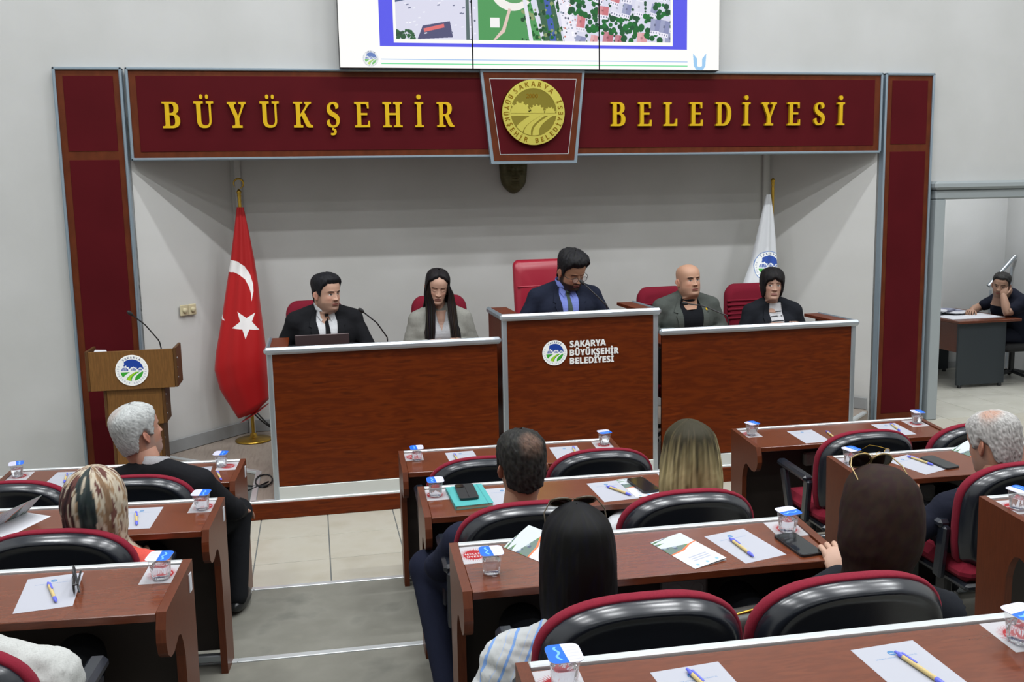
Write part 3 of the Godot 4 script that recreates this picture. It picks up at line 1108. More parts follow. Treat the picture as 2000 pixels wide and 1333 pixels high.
func build_dais() -> void:
	var poly := P2([-0.46, 6.06, 3.86, 6.06, 3.86, 6.655, 4.60, 7.33, 4.61, 7.40, 4.02, 8.05, -0.62, 8.05, -1.21, 7.40, -1.20, 7.37, -0.46, 6.78])
	var flat := Transform3D(Basis(Vector3(1, 0, 0), Vector3(0, 0, -1), Vector3(0, 1, 0)), Vector3.ZERO)
	var b := B.new()
	b.prism(poly, 0.001, 0.112, flat)
	var pl := struct("floor_platform", b.mesh(), M.laminate)
	b = B.new()
	b.box(Vector3(1.7, 0.053, -6.05), Vector3(4.33, 0.104, 0.02), 0.002)
	part("riser_board", b.mesh(), M.dais_wood, pl)
	var run := [Vector3(-1.14, 0, -7.385), Vector3(-0.46, 0, -6.78), Vector3(-0.46, 0, -6.055), Vector3(3.86, 0, -6.055), Vector3(3.86, 0, -6.655), Vector3(4.55, 0, -7.28)]
	for i in run.size() - 1:
		var a: Vector3 = run[i]
		var e: Vector3 = run[i + 1]
		var dx := (e - a).normalized()
		b = B.new()
		b.box(Vector3(0, 0.108, -0.012), Vector3((e - a).length(), 0.022, 0.04), 0.004)
		part("edge_strip", b.mesh(), M.alu_bright, pl, (a + e) / 2, Basis(dx, Vector3.UP, dx.cross(Vector3.UP)))
	b = B.new()
	b.box(Vector3(1.7, 0.165, -8.04), Vector3(4.5, 0.10, 0.016), 0.003)
	struct("baseboard_niche", b.mesh(), M.baseboard)
	counter(-0.315, 1.16, 1.09, -6.06, "long low counter of reddish wood in front of the man with the laptop", true, false)
	counter(2.235, 3.69, 1.09, -6.06, "long low counter of reddish wood in front of the bald man", false, true)
	counter(1.165, 2.228, 1.235, -6.045, "tall middle counter of reddish wood with white city emblem and lettering", true, true)

func counter(x0: float, x1: float, top: float, z: float, label: String, left: bool, right: bool) -> void:
	var t := thing("speaker_counter", label, "counter", Vector3((x0 + x1) / 2, 0.113, z))
	var w := x1 - x0
	var h := top - 0.113
	var b := B.new()
	b.box(Vector3(0, h / 2 + 0.04, -0.012), Vector3(w - 0.05, h - 0.10, 0.02), 0.001)
	part("front_panel", b.mesh(), M.dais_wood, t)
	b = B.new()
	b.box(Vector3(0, 0.044, -0.008), Vector3(w - 0.06, 0.084, 0.02), 0.002)
	part("kick_plate", b.mesh(), M.kick, t)
	for s in [-1, 1]:
		if (s < 0 and not left) or (s > 0 and not right):
			continue
		b = B.new()
		b.box(Vector3(s * (w / 2 - 0.018), h / 2 - 0.018, -0.012), Vector3(0.034, h - 0.04, 0.036), 0.006)
		part("post", b.mesh(), M.alu, t)
		b = B.new()
		b.box(Vector3(s * (w / 2 - 0.018), h / 2 - 0.02, -0.27), Vector3(0.022, h - 0.045, 0.48), 0.001)
		part("side_panel", b.mesh(), M.dais_wood, t)
		b = B.new()
		b.box(Vector3(s * (w / 2 - 0.006), h - 0.022, -0.25), Vector3(0.03, 0.042, 0.53), 0.012)
		part("side_rail", b.mesh(), M.alu_trim, t)
		b = B.new()
		b.box(Vector3(s * (w / 2 - 0.075), h - 0.018, -0.265), Vector3(0.11, 0.022, 0.46), 0.002)
		part("side_ledge", b.mesh(), M.dais_wood, t)
	b = B.new()
	var over := 0.014
	b.box(Vector3((over if right else 0.0) / 2 - (over if left else 0.0) / 2, h - 0.021, 0.006), Vector3(w + (over if left else 0.0) + (over if right else 0.0), 0.044, 0.05), 0.014)
	part("top_rail", b.mesh(), M.alu, t)
	b = B.new()
	var ty := h - 0.13
	b.box(Vector3(0, ty, -0.31), Vector3(w - 0.09, 0.03, 0.56), 0.003)
	part("desktop", b.mesh(), M.dais_wood, t)
	if top > 1.2:
		var img := emblem_picture(256, Color(0.93, 0.94, 0.94))
		b = B.new()
		b.prism(disc(Vector2.ZERO, 0.083, 48), 0.0, 0.004, Transform3D(), Rect2(-0.083, -0.083, 0.166, 0.166))
		shared.emblem = print_mat(img, 0.5)
		part("round_emblem", b.mesh(), shared.emblem, t, Vector3(1.514 - (x0 + x1) / 2, 0.968 - 0.113, 0.0))
		var lines := [["SAKARYA", 1.618, 1.862, 1.000], ["BÜYÜKŞEHİR", 1.617, 1.950, 0.9425], ["BELEDİYESİ", 1.617, 1.916, 0.8875]]
		for l in lines:
			var tm := text_mesh(l[0], 1.0, 0.05)
			var base := text_mesh("SAKARYA", 1.0, 0.05).get_aabb()
			var bb := tm.get_aabb()
			var ky := 0.041 / base.size.y
			var kx: float = (l[2] - l[1]) / bb.size.x
			b = B.new()
			for off in [[-0.0012, 0.0, 0.0], [0.0012, 0.0, 0.0004], [0.0, 0.0011, 0.0008], [0.0, -0.0011, 0.0012]]:
				b.add(tm, Transform3D(Basis(Vector3(kx, 0, 0), Vector3(0, ky, 0), Vector3(0, 0, 0.08)), Vector3(-bb.position.x * kx + off[0], -base.position.y * ky + off[1], off[2])))
			part("lettering", b.mesh(), M.white, t, Vector3(l[1] - (x0 + x1) / 2, l[3] - 0.113, 0.0))

# microphone on a bent neck, from the base to the head
func microphone(pts: Array, label: String) -> void:
	var o: Vector3 = pts[0]
	var t := thing("gooseneck_microphone", label, "microphone", o, 0.0, "")
	var c := Curve3D.new()
	for p in pts:
		c.add_point(p - o)
	for i in range(1, pts.size() - 1):
		var d: Vector3 = (pts[i + 1] - pts[i - 1]) * 0.22
		c.set_point_in(i, -d)
		c.set_point_out(i, d)
	var line := []
	for i in 17:
		line.append(c.sample_baked(c.get_baked_length() * i / 16.0))
	var b := B.new()
	b.tube(line, [0.0045], 8)
	part("neck", b.mesh(), M.black, t)
	b = B.new()
	var e: Vector3 = line[16]
	var d: Vector3 = (e - line[15]).normalized()
	b.tube([e - d * 0.012, e, e + d * 0.02, e + d * 0.032], [0.007, 0.012, 0.0125, 0.007], 10)
	part("capsule", b.mesh(), M.black_matte, t)
	b = B.new()
	b.lathe([Vector2(0, 0.022), Vector2(0.02, 0.022), Vector2(0.045, 0.012), Vector2(0.05, 0.001), Vector2(0, 0.001)], 20)
	part("base", b.mesh(), M.black, t)

# ---------------------------------------------------------------- lectern, flags, side room
func build_lectern_and_flags() -> void:
	var t := thing("lectern", "oak lectern with round city emblem before the red pillar", "lectern", Vector3(-1.225, 0.001, -6.74))
	for l in [["column", 0.33, 0.0, 0.53, 0.20, 0.05], ["middle_box", 0.39, 0.505, 0.77, 0.22, 0.025], ["top_box", 0.575, 0.755, 1.018, 0.25, 0.0]]:
		var b := B.new()
		var cut := 0.065 if l[0] == "top_box" else 0.0
		b.box(Vector3(0, (l[2] + l[3] - cut) / 2, -l[4] / 2 - l[5]), Vector3(l[1] - 0.04, l[3] - l[2] - cut, l[4]), 0.002)
		b.box(Vector3(0, (l[2] + l[3]) / 2, -0.008 - l[5]), Vector3(l[1] - 0.04, l[3] - l[2], 0.018), 0.001)
		var p := part(l[0], b.mesh(), M.oak, t)
		for s in [-1, 1]:
			b = B.new()
			b.box(Vector3(s * (l[1] / 2 - 0.009), (l[2] + l[3]) / 2 + 0.004, -l[4] / 2 - l[5] + 0.003), Vector3(0.02, l[3] - l[2] + 0.006, l[4]), 0.003)
			part("side_board", b.mesh(), M.oak_edge, p)
			for k in 3:
				b = B.new()
				b.ell(Vector3(s * (l[1] / 2 + 0.002), lerpf(l[2], l[3], 0.25 + 0.25 * k), -0.02 - l[5]), Vector3(0.004, 0.006, 0.006), Basis(), 8, 5)
				part("screw_cap", b.mesh(), M.steel, p)
	var b := B.new()
	b.prism(disc(Vector2.ZERO, 0.104, 48), 0.0, 0.008, Transform3D(), Rect2(-0.104, -0.104, 0.208, 0.208))
	part("round_emblem", b.mesh(), shared.emblem, t, Vector3(0.0, 0.885, 0.0))
	microphone([Vector3(-1.04, 0.9545, -6.86), Vector3(-1.055, 1.06, -6.85), Vector3(-1.13, 1.18, -6.80), Vector3(-1.205, 1.262, -6.75)], "thin black microphone rising from the top of the oak lectern")
	b = B.new()
	b.prism(P2([0, 0, 0.10, -0.012, 0.08, 0.03, 0.01, 0.035]), 0.0, 0.002, Transform3D(Basis(Vector3.RIGHT, -0.9), Vector3.ZERO))
	solo("paper_sheet", b.mesh(), M.paper, "white sheet lying tilted on top of the oak lectern", "paper", Vector3(-1.475, 1.0, -6.80))
	# Turkish flag
	var box := Rect2(-0.84, 0.2, 0.5, 1.8)
	var img := Image.create(512, 1843, false, Image.FORMAT_RGB8)
	img.fill(Color(0.66, 0.04, 0.06))
	var wht := Color(0.93, 0.92, 0.92)
	fill(img, P2([-0.59, 1.161, -0.527, 1.107, -0.46, 1.147, -0.487, 1.079, -0.436, 1.012, -0.51, 1.019, -0.542, 0.945, -0.562, 1.024, -0.639, 1.034, -0.574, 1.083]), box, wht)
	fill(img, P2([-0.62, 1.553, -0.572, 1.54, -0.522, 1.504, -0.483, 1.439, -0.464, 1.365, -0.464, 1.311, -0.483, 1.231, -0.484, 1.293, -0.496, 1.344, -0.523, 1.404, -0.561, 1.439, -0.603, 1.459, -0.66, 1.463, -0.66, 1.553]), box, wht)
	fill(img, P2([-0.709, 1.151, -0.703, 1.114, -0.688, 1.092, -0.708, 1.097, -0.725, 1.119]), box, wht)
	var L := [-0.558, 1.953, -0.59, 1.76, -0.627, 1.549, -0.67, 1.34, -0.713, 1.122, -0.775, 0.848, -0.795, 0.709, -0.763, 0.547, -0.622, 0.279]
	var R := [-0.506, 1.951, -0.479, 1.778, -0.447, 1.543, -0.43, 1.36, -0.421, 1.189, -0.398, 0.868, -0.392, 0.7, -0.39, 0.56, -0.395, 0.423]
	flag("national_flag", "red flag with white crescent and star furled on a brass pole", L, R, img, box, Vector3(-0.535, 0.113, -7.74), true)
	# white city flag
	box = Rect2(3.4, 0.2, 0.7, 1.8)
	img = Image.create(448, 1152, false, Image.FORMAT_RGB8)
	var bg := Color(0.83, 0.84, 0.86)
	img.fill(bg)
	var em := emblem_picture(172, bg, Color(0.35, 0.5, 0.75), 0.05)
	img.blit_rect(em, Rect2i(0, 0, 172, 172), Vector2i(int((3.815 - 3.4) / 0.7 * 448) - 86, int((1 - (1.357 - 0.2) / 1.8) * 1152) - 86))
	L = [3.819, 1.969, 3.776, 1.799, 3.724, 1.585, 3.667, 1.369, 3.604, 1.197, 3.57, 0.95, 3.56, 0.7, 3.6, 0.5, 3.72, 0.3]
	R = [3.861, 1.969, 3.884, 1.796, 3.903, 1.58, 3.917, 1.361, 3.93, 1.185, 3.94, 0.95, 3.94, 0.75, 3.94, 0.6, 3.94, 0.45]
	flag("city_flag", "white flag with blue and green city emblem furled behind the seated woman", L, R, img, box, Vector3(3.885, 0.113, -7.74), false)
	# dimmer switches on the slanted niche wall
	for k in 2:
		var sw := thing("wall_switch", "left of two round beige switches beside the red flag" if k == 0 else "right of two round beige switches beside the red flag", "switch", Vector3(-0.985 + k * 0.052, 1.185, -7.628 - k * 0.057), atan2(0.67, 0.63), "beige wall switches")
		b = B.new()
		b.box(Vector3(0, 0, 0.006), Vector3(0.074, 0.084, 0.014), 0.005)
		part("plate", b.mesh(), M.beige_plastic, sw)
		b = B.new()
		b.lathe([Vector2(0, 0.03), Vector2(0.015, 0.029), Vector2(0.018, 0.024), Vector2(0.02, 0.01)], 18, Transform3D(Basis(Vector3.RIGHT, PI / 2), Vector3(0, 0, 0.004)))
		part("knob", b.mesh(), M.beige_plastic, sw)
	# cables on the platform floor
	for k in 3:
		var pts := []
		for i in 29:
			var a := i / 28.0
			if k == 0:
				pts.append(Vector3(-0.40 + 0.055 * cos(a * TAU * 1.5 + 1.0) - 0.0, 0.118 + a * 0.008, -6.52 + 0.15 * sin(a * TAU * 1.5 + 1.0)))
			elif k == 1:
				pts.append(Vector3(-0.37 - 0.35 * a, 0.118, -6.50 + 0.10 * sin(a * 3.0) + 0.26 * a))
			else:
				pts.append(Vector3(-0.37 - 0.36 * a, 0.118, -6.42 - 0.10 * a + 0.03 * sin(a * 7)))
		b = B.new()
		b.tube(pts, [0.005], 6)
		solo("cable", b.mesh(), M.cable, ["coiled black cable on the platform floor beside the left counter", "black cable running across the platform edge toward the front left desk", "upper black cable reaching left from the coil on the platform"][k], "cable")
	for k in 2:
		var pts := []
		for i in 15:
			var a := i / 14.0
			pts.append(Vector3(-0.55 + 0.28 * a, 0.135 + (0.27 - 0.06 * k) * pow(1 - a, 2.0) * (0.6 + 0.4 * k), -7.98 + 0.14 * a))
		b = B.new()
		b.tube(pts, [0.006], 6)
		solo("wall_cable", b.mesh(), M.cable, "upper black cable hanging in the niche corner behind the flag stand" if k == 0 else "lower black cable hanging in the niche corner behind the flag stand", "cable")

func flag(called: String, label: String, L: Array, R: Array, img: Image, box: Rect2, foot: Vector3, crescent: bool) -> void:
	var t := thing(called, label, "flag", foot)
	var lc := Curve2D.new()
	var rc := Curve2D.new()
	for i in range(0, L.size(), 2):
		lc.add_point(Vector2(L[i], L[i + 1]))
		rc.add_point(Vector2(R[i], R[i + 1]))
	for c in [lc, rc]:
		for i in range(1, c.point_count - 1):
			var d: Vector2 = (c.get_point_position(i + 1) - c.get_point_position(i - 1)) * 0.16
			c.set_point_in(i, -d)
			c.set_point_out(i, d)
	var rows := []
	var uvs := []
	var nseg := 44
	for r in 46:
		var q := r / 45.0
		var a := lc.sample_baked(lc.get_baked_length() * q)
		var e := rc.sample_baked(rc.get_baked_length() * q)
		var w := a.distance_to(e)
		var row := PackedVector3Array()
		var ur := PackedVector2Array()
		for k in nseg:
			var ang := TAU * k / nseg
			var s := 0.5 - 0.5 * cos(ang)
			var p := a.lerp(e, s)
			var front := sin(ang)
			var fold := 0.012 * sin(s * 15.0 + q * 2.0) * minf(1.0, w * 4.0) * (1.0 - pow(q, 6.0))
			var z := (0.30 * w * front if front > 0 else 0.18 * w * front) + (fold if front > 0 else 0.0)
			row.append(Vector3(p.x - foot.x, p.y - foot.y, z + 0.05 * q + 0.01))
			ur.append(Vector2((p.x - box.position.x) / box.size.x, 1.0 - (p.y - box.position.y) / box.size.y))
		rows.append(row)
		uvs.append(ur)
	for end in [0, rows.size()]:
		var src: PackedVector3Array = rows[0 if end == 0 else rows.size() - 1]
		var mid := Vector3.ZERO
		for p in src:
			mid += p / src.size()
		var cap := PackedVector3Array()
		for p in src:
			cap.append(mid + (p - mid) * 0.05)
		rows.insert(end, cap)
		uvs.insert(end, uvs[0 if end == 0 else uvs.size() - 1])
	var b := B.new()
	b.grid(rows, true, [], uvs)
	var fm := print_mat(img, 0.55)
	fm.rim_enabled = true
	fm.rim = 0.2
	part("cloth", b.mesh(), fm, t)
	b = B.new()
	b.lathe([Vector2(0, 1.92), Vector2(0.013, 1.92), Vector2(0.013, 0.02), Vector2(0.03, 0.02)], 16)
	part("pole", b.mesh(), M.brass, t)
	b = B.new()
	b.lathe([Vector2(0, 0.06), Vector2(0.022, 0.06), Vector2(0.03, 0.035), Vector2(0.06, 0.03), Vector2(0.09, 0.026), Vector2(0.135, 0.017), Vector2(0.143, 0.01), Vector2(0.14, 0.001), Vector2(0, 0.001)], 36)
	part("foot", b.mesh(), M.brass, t)
	b = B.new()
	b.lathe([Vector2(0.001, 2.00), Vector2(0.016, 1.985), Vector2(0.019, 1.97), Vector2(0.012, 1.955), Vector2(0.017, 1.945), Vector2(0.011, 1.93), Vector2(0.014, 1.91), Vector2(0.015, 1.90)], 16, Transform3D(Basis(), Vector3(0, -0.02 if crescent else 0.0, 0)))
	part("finial", b.mesh(), M.brass, t)
	if crescent:
		b = B.new()
		var pts := []
		var rad := []
		for i in 19:
			var a := deg_to_rad(35 - 290.0 * i / 18.0) + PI
			pts.append(Vector3(0.036 * cos(a), 2.018 + 0.036 * sin(a), 0))
			rad.append(0.003 + 0.005 * sin(PI * i / 18.0))
		b.tube(pts, rad, 8)
		part("crescent", b.mesh(), M.brass, t)

func build_side_room() -> void:
	var t := thing("office_table", "office table with dark grey end panel seen through the doorway", "table", Vector3(6.27, 0.001, -8.43))
	var b := B.new()
	b.box(Vector3(0.31, 0.675, -0.46), Vector3(0.72, 0.028, 1.02), 0.004)
	part("tabletop", b.mesh(), M.desk_wood, t)
	var dark := mat(lin(0.028, 0.036, 0.042), 0.55)
	for z in [-0.02, -0.9]:
		b = B.new()
		b.box(Vector3(0.27, 0.345, z), Vector3(0.54, 0.63, 0.03), 0.003)
		part("end_panel", b.mesh(), dark, t)
		for x in [0.04, 0.5]:
			b = B.new()
			b.lathe([Vector2(0, 0.03), Vector2(0.018, 0.03), Vector2(0.02, 0.0), Vector2(0, 0.0)], 12)
			part("foot", b.mesh(), M.black, t, Vector3(x, 0, z))
	b = B.new()
	b.box(Vector3(0.06, 0.505, -0.46), Vector3(0.02, 0.31, 0.85), 0.002)
	part("modesty_panel", b.mesh(), M.desk_wood, t)
	var r := RandomNumberGenerator.new()
	r.seed = 7
	b = B.new()
	b.box(Vector3(0, 0.002, 0), Vector3(0.60, 0.004, 0.78), 0.0)
	solo("table_cover", b.mesh(), M.paper, "white paper spread over the top of the office table", "paper", Vector3(6.55, 0.691, -8.90))
	for i in 9:
		b = B.new()
		var m: Material = [M.paper, mat(lin(0.16, 0.17, 0.24), 0.7), mat(lin(0.36, 0.38, 0.48), 0.7)][i % 3]
		b.prism(P2([-0.1, -0.07, 0.1, -0.07, 0.1, 0.03, 0.03, 0.075, -0.1, 0.07]), 0.0, 0.006 + r.randf() * 0.01, Transform3D(Basis(Vector3.UP, r.randf() * TAU) * Basis(Vector3.RIGHT, -PI / 2), Vector3.ZERO))
		var at := Vector3(6.36 + r.randf() * 0.34, 0.697 + (i / 3) * 0.017, -9.16 + r.randf() * 0.38)
		solo("loose_leaflet", b.mesh(), m, "leaflet in the untidy paper heap on the office table", "paper", at, Basis(), "leaflets heaped on the office table")
	# stair handrail at the far right
	var hr := thing("handrail", "slanted metal handrail behind the man at the office table", "handrail", Vector3(7.35, 0.001, -9.3))
	b = B.new()
	b.tube([Vector3(-0.1, 0.93, 0), Vector3(0.22, 1.25, 0)], [0.022], 12)
	part("rail", b.mesh(), M.alu, hr)
	for x in [-0.07, 0.18]:
		b = B.new()
		b.tube([Vector3(x, 0.0, 0), Vector3(x, 0.95 + x, 0)], [0.012], 8)
		part("post", b.mesh(), M.alu, hr)
	# office chair under the man
	var c := thing("office_chair", "black wheeled chair of the man at the office table", "chair", Vector3(7.12, 0.001, -8.72), -PI / 2)
	office_chair_parts(c, M.black_matte, 0.40, 0.72, 0.44, false)

func office_chair_parts(c: Node3D, m: Material, seat: float, top: float, w: float, leather: bool) -> void:
	# faces +z
	var b := B.new()
	b.box(Vector3(0, seat - 0.035, 0.02), Vector3(w + 0.02, 0.08, 0.46), 0.03)
	part("seat", b.mesh(), m, c)
	var rows := []
	var prof := [[0.0, 0.05], [0.8, 0.052], [0.95, 0.035], [1.0, 0.0], [0.96, -0.03], [0.8, -0.045], [0.0, -0.045]]
	var cy := (seat + 0.06 + top) / 2
	var hh := (top - seat - 0.06) / 2
	var out := rounded(w, hh * 2, 0.05 if leather else 0.09, 6)
	for p in prof:
		var row := PackedVector3Array()
		for q in out:
			var y: float = q.y * p[0]
			var x: float = q.x * p[0] * (1.0 + (0.0 if leather else 0.10 * (-y / hh)))
			row.append(Vector3(x, cy + y, -0.22 + p[1] - 0.12 * y + 0.25 * x * x))
		rows.append(row)
	b = B.new()
	b.grid(rows, true)
	var back := part("backrest", b.mesh(), m, c)
	# horizontal padded rolls or the headrest seam on the front of the back
	for k in (1 if leather else 5):
		var y := (top - 0.20) if leather else top - 0.13 - k * 0.035
		b = B.new()
		var line := []
		for i in 11:
			var x := lerpf(-w * 0.46, w * 0.46, i / 10.0)
			line.append(Vector3(x, y, -0.22 + 0.05 - 0.12 * (y - cy) + 0.25 * x * x))
		b.tube(line, [0.007 if leather else 0.010], 8)
		part("seam_roll", b.mesh(), m, back)
	b = B.new()
	b.tube([Vector3(0, seat - 0.06, 0), Vector3(0, 0.08, 0)], [0.028], 12)
	part("column", b.mesh(), M.black, c)
	for i in 5:
		var a := TAU * i / 5.0
		b = B.new()
		b.tube([Vector3(0, 0.09, 0), Vector3(cos(a) * 0.26, 0.06, sin(a) * 0.26)], [0.022, 0.016], 8)
		b.ell(Vector3(cos(a) * 0.26, 0.025, sin(a) * 0.26), Vector3(0.025, 0.025, 0.025), Basis(), 10, 7)
		part("base_arm", b.mesh(), M.black, c)

# ---------------------------------------------------------------- desks and chairs of the hall
const HD := 0.674
const RISE := 0.1168
const TILT := 0.0758
const DW := 1.141
const DD := 0.308
var desks := {
	"C1": [0.952, -4.861, -0.026, "front middle desk"], "C2": [0.942, -3.806, -0.026, "teal notebook desk"],
	"C3": [0.935, -2.797, -0.026, "two brochures desk"], "C4": [0.927, -1.759, -0.026, "bottom edge desk"],
	"L1": [-0.956, -4.996, -0.095, "front left desk"], "L2": [-0.965, -3.943, -0.095, "second left desk"], "L3": [-0.967, -2.93, -0.095, "nearest left desk"],
	"R1": [2.789, -4.834, -0.025, "front right desk"], "R2": [2.769, -3.789, -0.025, "second right desk"], "R3": [2.77, -2.787, -0.025, "third right desk"],
	"S1": [4.66, -4.79, 0.05, "far right desk"]}
var desk_label := {
	"C1": "wooden desk nearest the tall middle counter", "C2": "wooden desk carrying the teal notebook and a black phone", "C3": "wooden desk carrying two folded brochures and a phone", "C4": "wooden desk cut off by the bottom right edge",
	"L1": "wooden desk of the grey-haired man by the lectern", "L2": "wooden desk of the woman in the floral headscarf", "L3": "wooden desk with folded dark glasses on paper",
	"R1": "wooden desk with no one behind it in front of the right counter", "R2": "wooden desk of the grey-haired man at the right", "R3": "wooden desk cut off by the right edge", "S1": "sliver of a wooden desk at the far right edge"}

func desk_floor(k: String) -> float:
	return RISE * (int(k[1]) - 1) + 0.004

func on_desk(k: String, u: float, v: float, up := 0.0) -> Transform3D:
	var d: Array = desks[k]
	var base := Transform3D(Basis(Vector3.UP, d[2]), Vector3(d[0], RISE * (int(k[1]) - 1), d[1]))
	var bs := base.basis * Basis(Vector3.RIGHT, atan(TILT))
	return Transform3D(bs, base * Vector3(u, HD - TILT * v, v) + bs.y * (up + 0.0012))

func desk_xf(k: String, p: Vector3) -> Vector3:
	var d: Array = desks[k]
	return Transform3D(Basis(Vector3.UP, d[2]), Vector3(d[0], desk_floor(k), d[1])) * p

func make_desk() -> Node3D:
	var t := thing("council_desk", "", "desk")
	var bs := Basis(Vector3.RIGHT, atan(TILT))
	var b := B.new()
	b.box(Vector3(0, HD - TILT * DD / 2 - 0.0135, DD / 2 + 0.004), Vector3(DW - 0.055, 0.025, DD - 0.012), 0.002, bs)
	var top := part("desktop", b.mesh(), M.desk_wood, t)
	b = B.new()
	b.box(Vector3(0, HD - 0.006, -0.006), Vector3(DW - 0.052, 0.022, 0.022), 0.003)
	part("edge_strip", b.mesh(), M.alu_bright, top)
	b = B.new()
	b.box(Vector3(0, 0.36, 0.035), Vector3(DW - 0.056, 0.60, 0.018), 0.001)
	part("modesty_panel", b.mesh(), M.shaded_board, t)
	# side panel outline in (depth, height)
	var o := PackedVector2Array([Vector2(0.135, 0.0), Vector2(0.0, 0.0), Vector2(-0.014, HD + 0.006), Vector2(DD, HD - TILT * DD + 0.004)])
	var curve := Curve2D.new()
	for p in [[DD + 0.004, 0.645], [0.326, 0.61], [0.330, 0.575], [0.318, 0.538], [0.29, 0.518], [0.255, 0.516], [0.225, 0.527], [0.198, 0.538], [0.172, 0.529], [0.153, 0.497], [0.140, 0.45]]:
		curve.add_point(Vector2(p[0], p[1]))
	for i in range(1, curve.point_count - 1):
		var dv := (curve.get_point_position(i + 1) - curve.get_point_position(i - 1)) * 0.17
		curve.set_point_in(i, -dv)
		curve.set_point_out(i, dv)
	for i in 41:
		o.append(curve.sample_baked(curve.get_baked_length() * i / 40.0))
	for s in [-1, 1]:
		b = B.new()
		b.prism(o, 0.0, 0.026, Transform3D(Basis(Vector3(0, 0, 1), Vector3(0, 1, 0), Vector3(1, 0, 0)), Vector3(-DW / 2 if s < 0 else DW / 2 - 0.026, 0, 0)))
		part("side_panel", b.mesh(), M.desk_side, t)
	b = B.new()
	b.box(Vector3(0, 0.04, 0.07), Vector3(DW - 0.054, 0.03, 0.03), 0.004)
	part("foot_bar", b.mesh(), M.alu, t)
	return t

func arch() -> PackedVector2Array:
	var p := PackedVector2Array()
	for i in 21:
		var a := PI * i / 20.0
		p.append(Vector2(signf(cos(a)) * pow(absf(cos(a)), 0.78) * 0.258, 0.645 + 0.175 * pow(sin(a), 0.78)))
	for q in [[-0.256, 0.58], [-0.250, 0.50], [-0.236, 0.43], [-0.20, 0.395], [-0.12, 0.385], [0, 0.383], [0.12, 0.385], [0.20, 0.395], [0.236, 0.43], [0.250, 0.50], [0.256, 0.58]]:
		p.append(Vector2(q[0], q[1]))
	return p

func make_chair() -> Node3D:
	# faces -z; origin on the floor under the seat
	var t := thing("hall_chair", "", "chair")
	var o := arch()
	var puff := func(rings: Array) -> ArrayMesh:
		var rows := []
		for r in rings:
			var row := PackedVector3Array()
			for q in o:
				var x: float = q.x * r[0]
				var y: float = (q.y - 0.62) * r[0] + 0.62
				row.append(Vector3(x, y, 0.155 + r[1] - 0.42 * x * x + 0.14 * (y - 0.5)))
			rows.append(row)
		var b := B.new()
		b.grid(rows, true)
		return b.mesh()
	part("back_cushion", puff.call([[0.0, -0.05], [0.75, -0.05], [0.93, -0.04], [0.985, -0.018], [1.0, 0.0], [0.992, 0.014], [0.96, 0.018], [0.93, 0.014]]), M.chair_red, t)
	part("back_shell", puff.call([[0.935, 0.006], [0.958, 0.014], [0.955, 0.024], [0.935, 0.037], [0.89, 0.054], [0.855, 0.061], [0.82, 0.060], [0.78, 0.054], [0.7, 0.048], [0.4, 0.044], [0.0, 0.043]]), M.shell, t)
	var b := B.new()
	b.box(Vector3(0, 0.385, -0.02), Vector3(0.48, 0.075, 0.44), 0.03)
	var seat := part("seat", b.mesh(), M.chair_red, t)
	b = B.new()
	b.box(Vector3(0, 0.335, -0.01), Vector3(0.46, 0.03, 0.42), 0.01)
	part("seat_pan", b.mesh(), M.shell, seat)
	for s in [-1, 1]:
		b = B.new()
		b.box(Vector3(s * 0.262, 0.568, -0.05), Vector3(0.052, 0.036, 0.31), 0.012, Basis(Vector3.RIGHT, 0.04))
		b.box(Vector3(s * 0.262, 0.45, 0.085), Vector3(0.03, 0.22, 0.05), 0.008, Basis(Vector3.RIGHT, 0.12))
		b.box(Vector3(s * 0.262, 0.45, -0.13), Vector3(0.03, 0.22, 0.05), 0.008, Basis(Vector3.RIGHT, -0.35))
		part("armrest", b.mesh(), M.shell, t)
		b = B.new()
		b.box(Vector3(s * 0.20, 0.17, 0.02), Vector3(0.035, 0.33, 0.07), 0.008)
		b.box(Vector3(s * 0.20, 0.012, 0.0), Vector3(0.05, 0.022, 0.30), 0.008)
		part("leg", b.mesh(), M.black, t)
	return t

func copy(o: Node3D, at: Vector3, turn: float, label: String, first: bool, base: String) -> Node3D:
	var c: Node3D = o
	if not first:
		c = o.duplicate()
		c.name = numbered(base)
		add_child(c)
	c.position = at
	c.rotation.y = turn
	c.set_meta("label", label)
	return c

var chair_at := {}

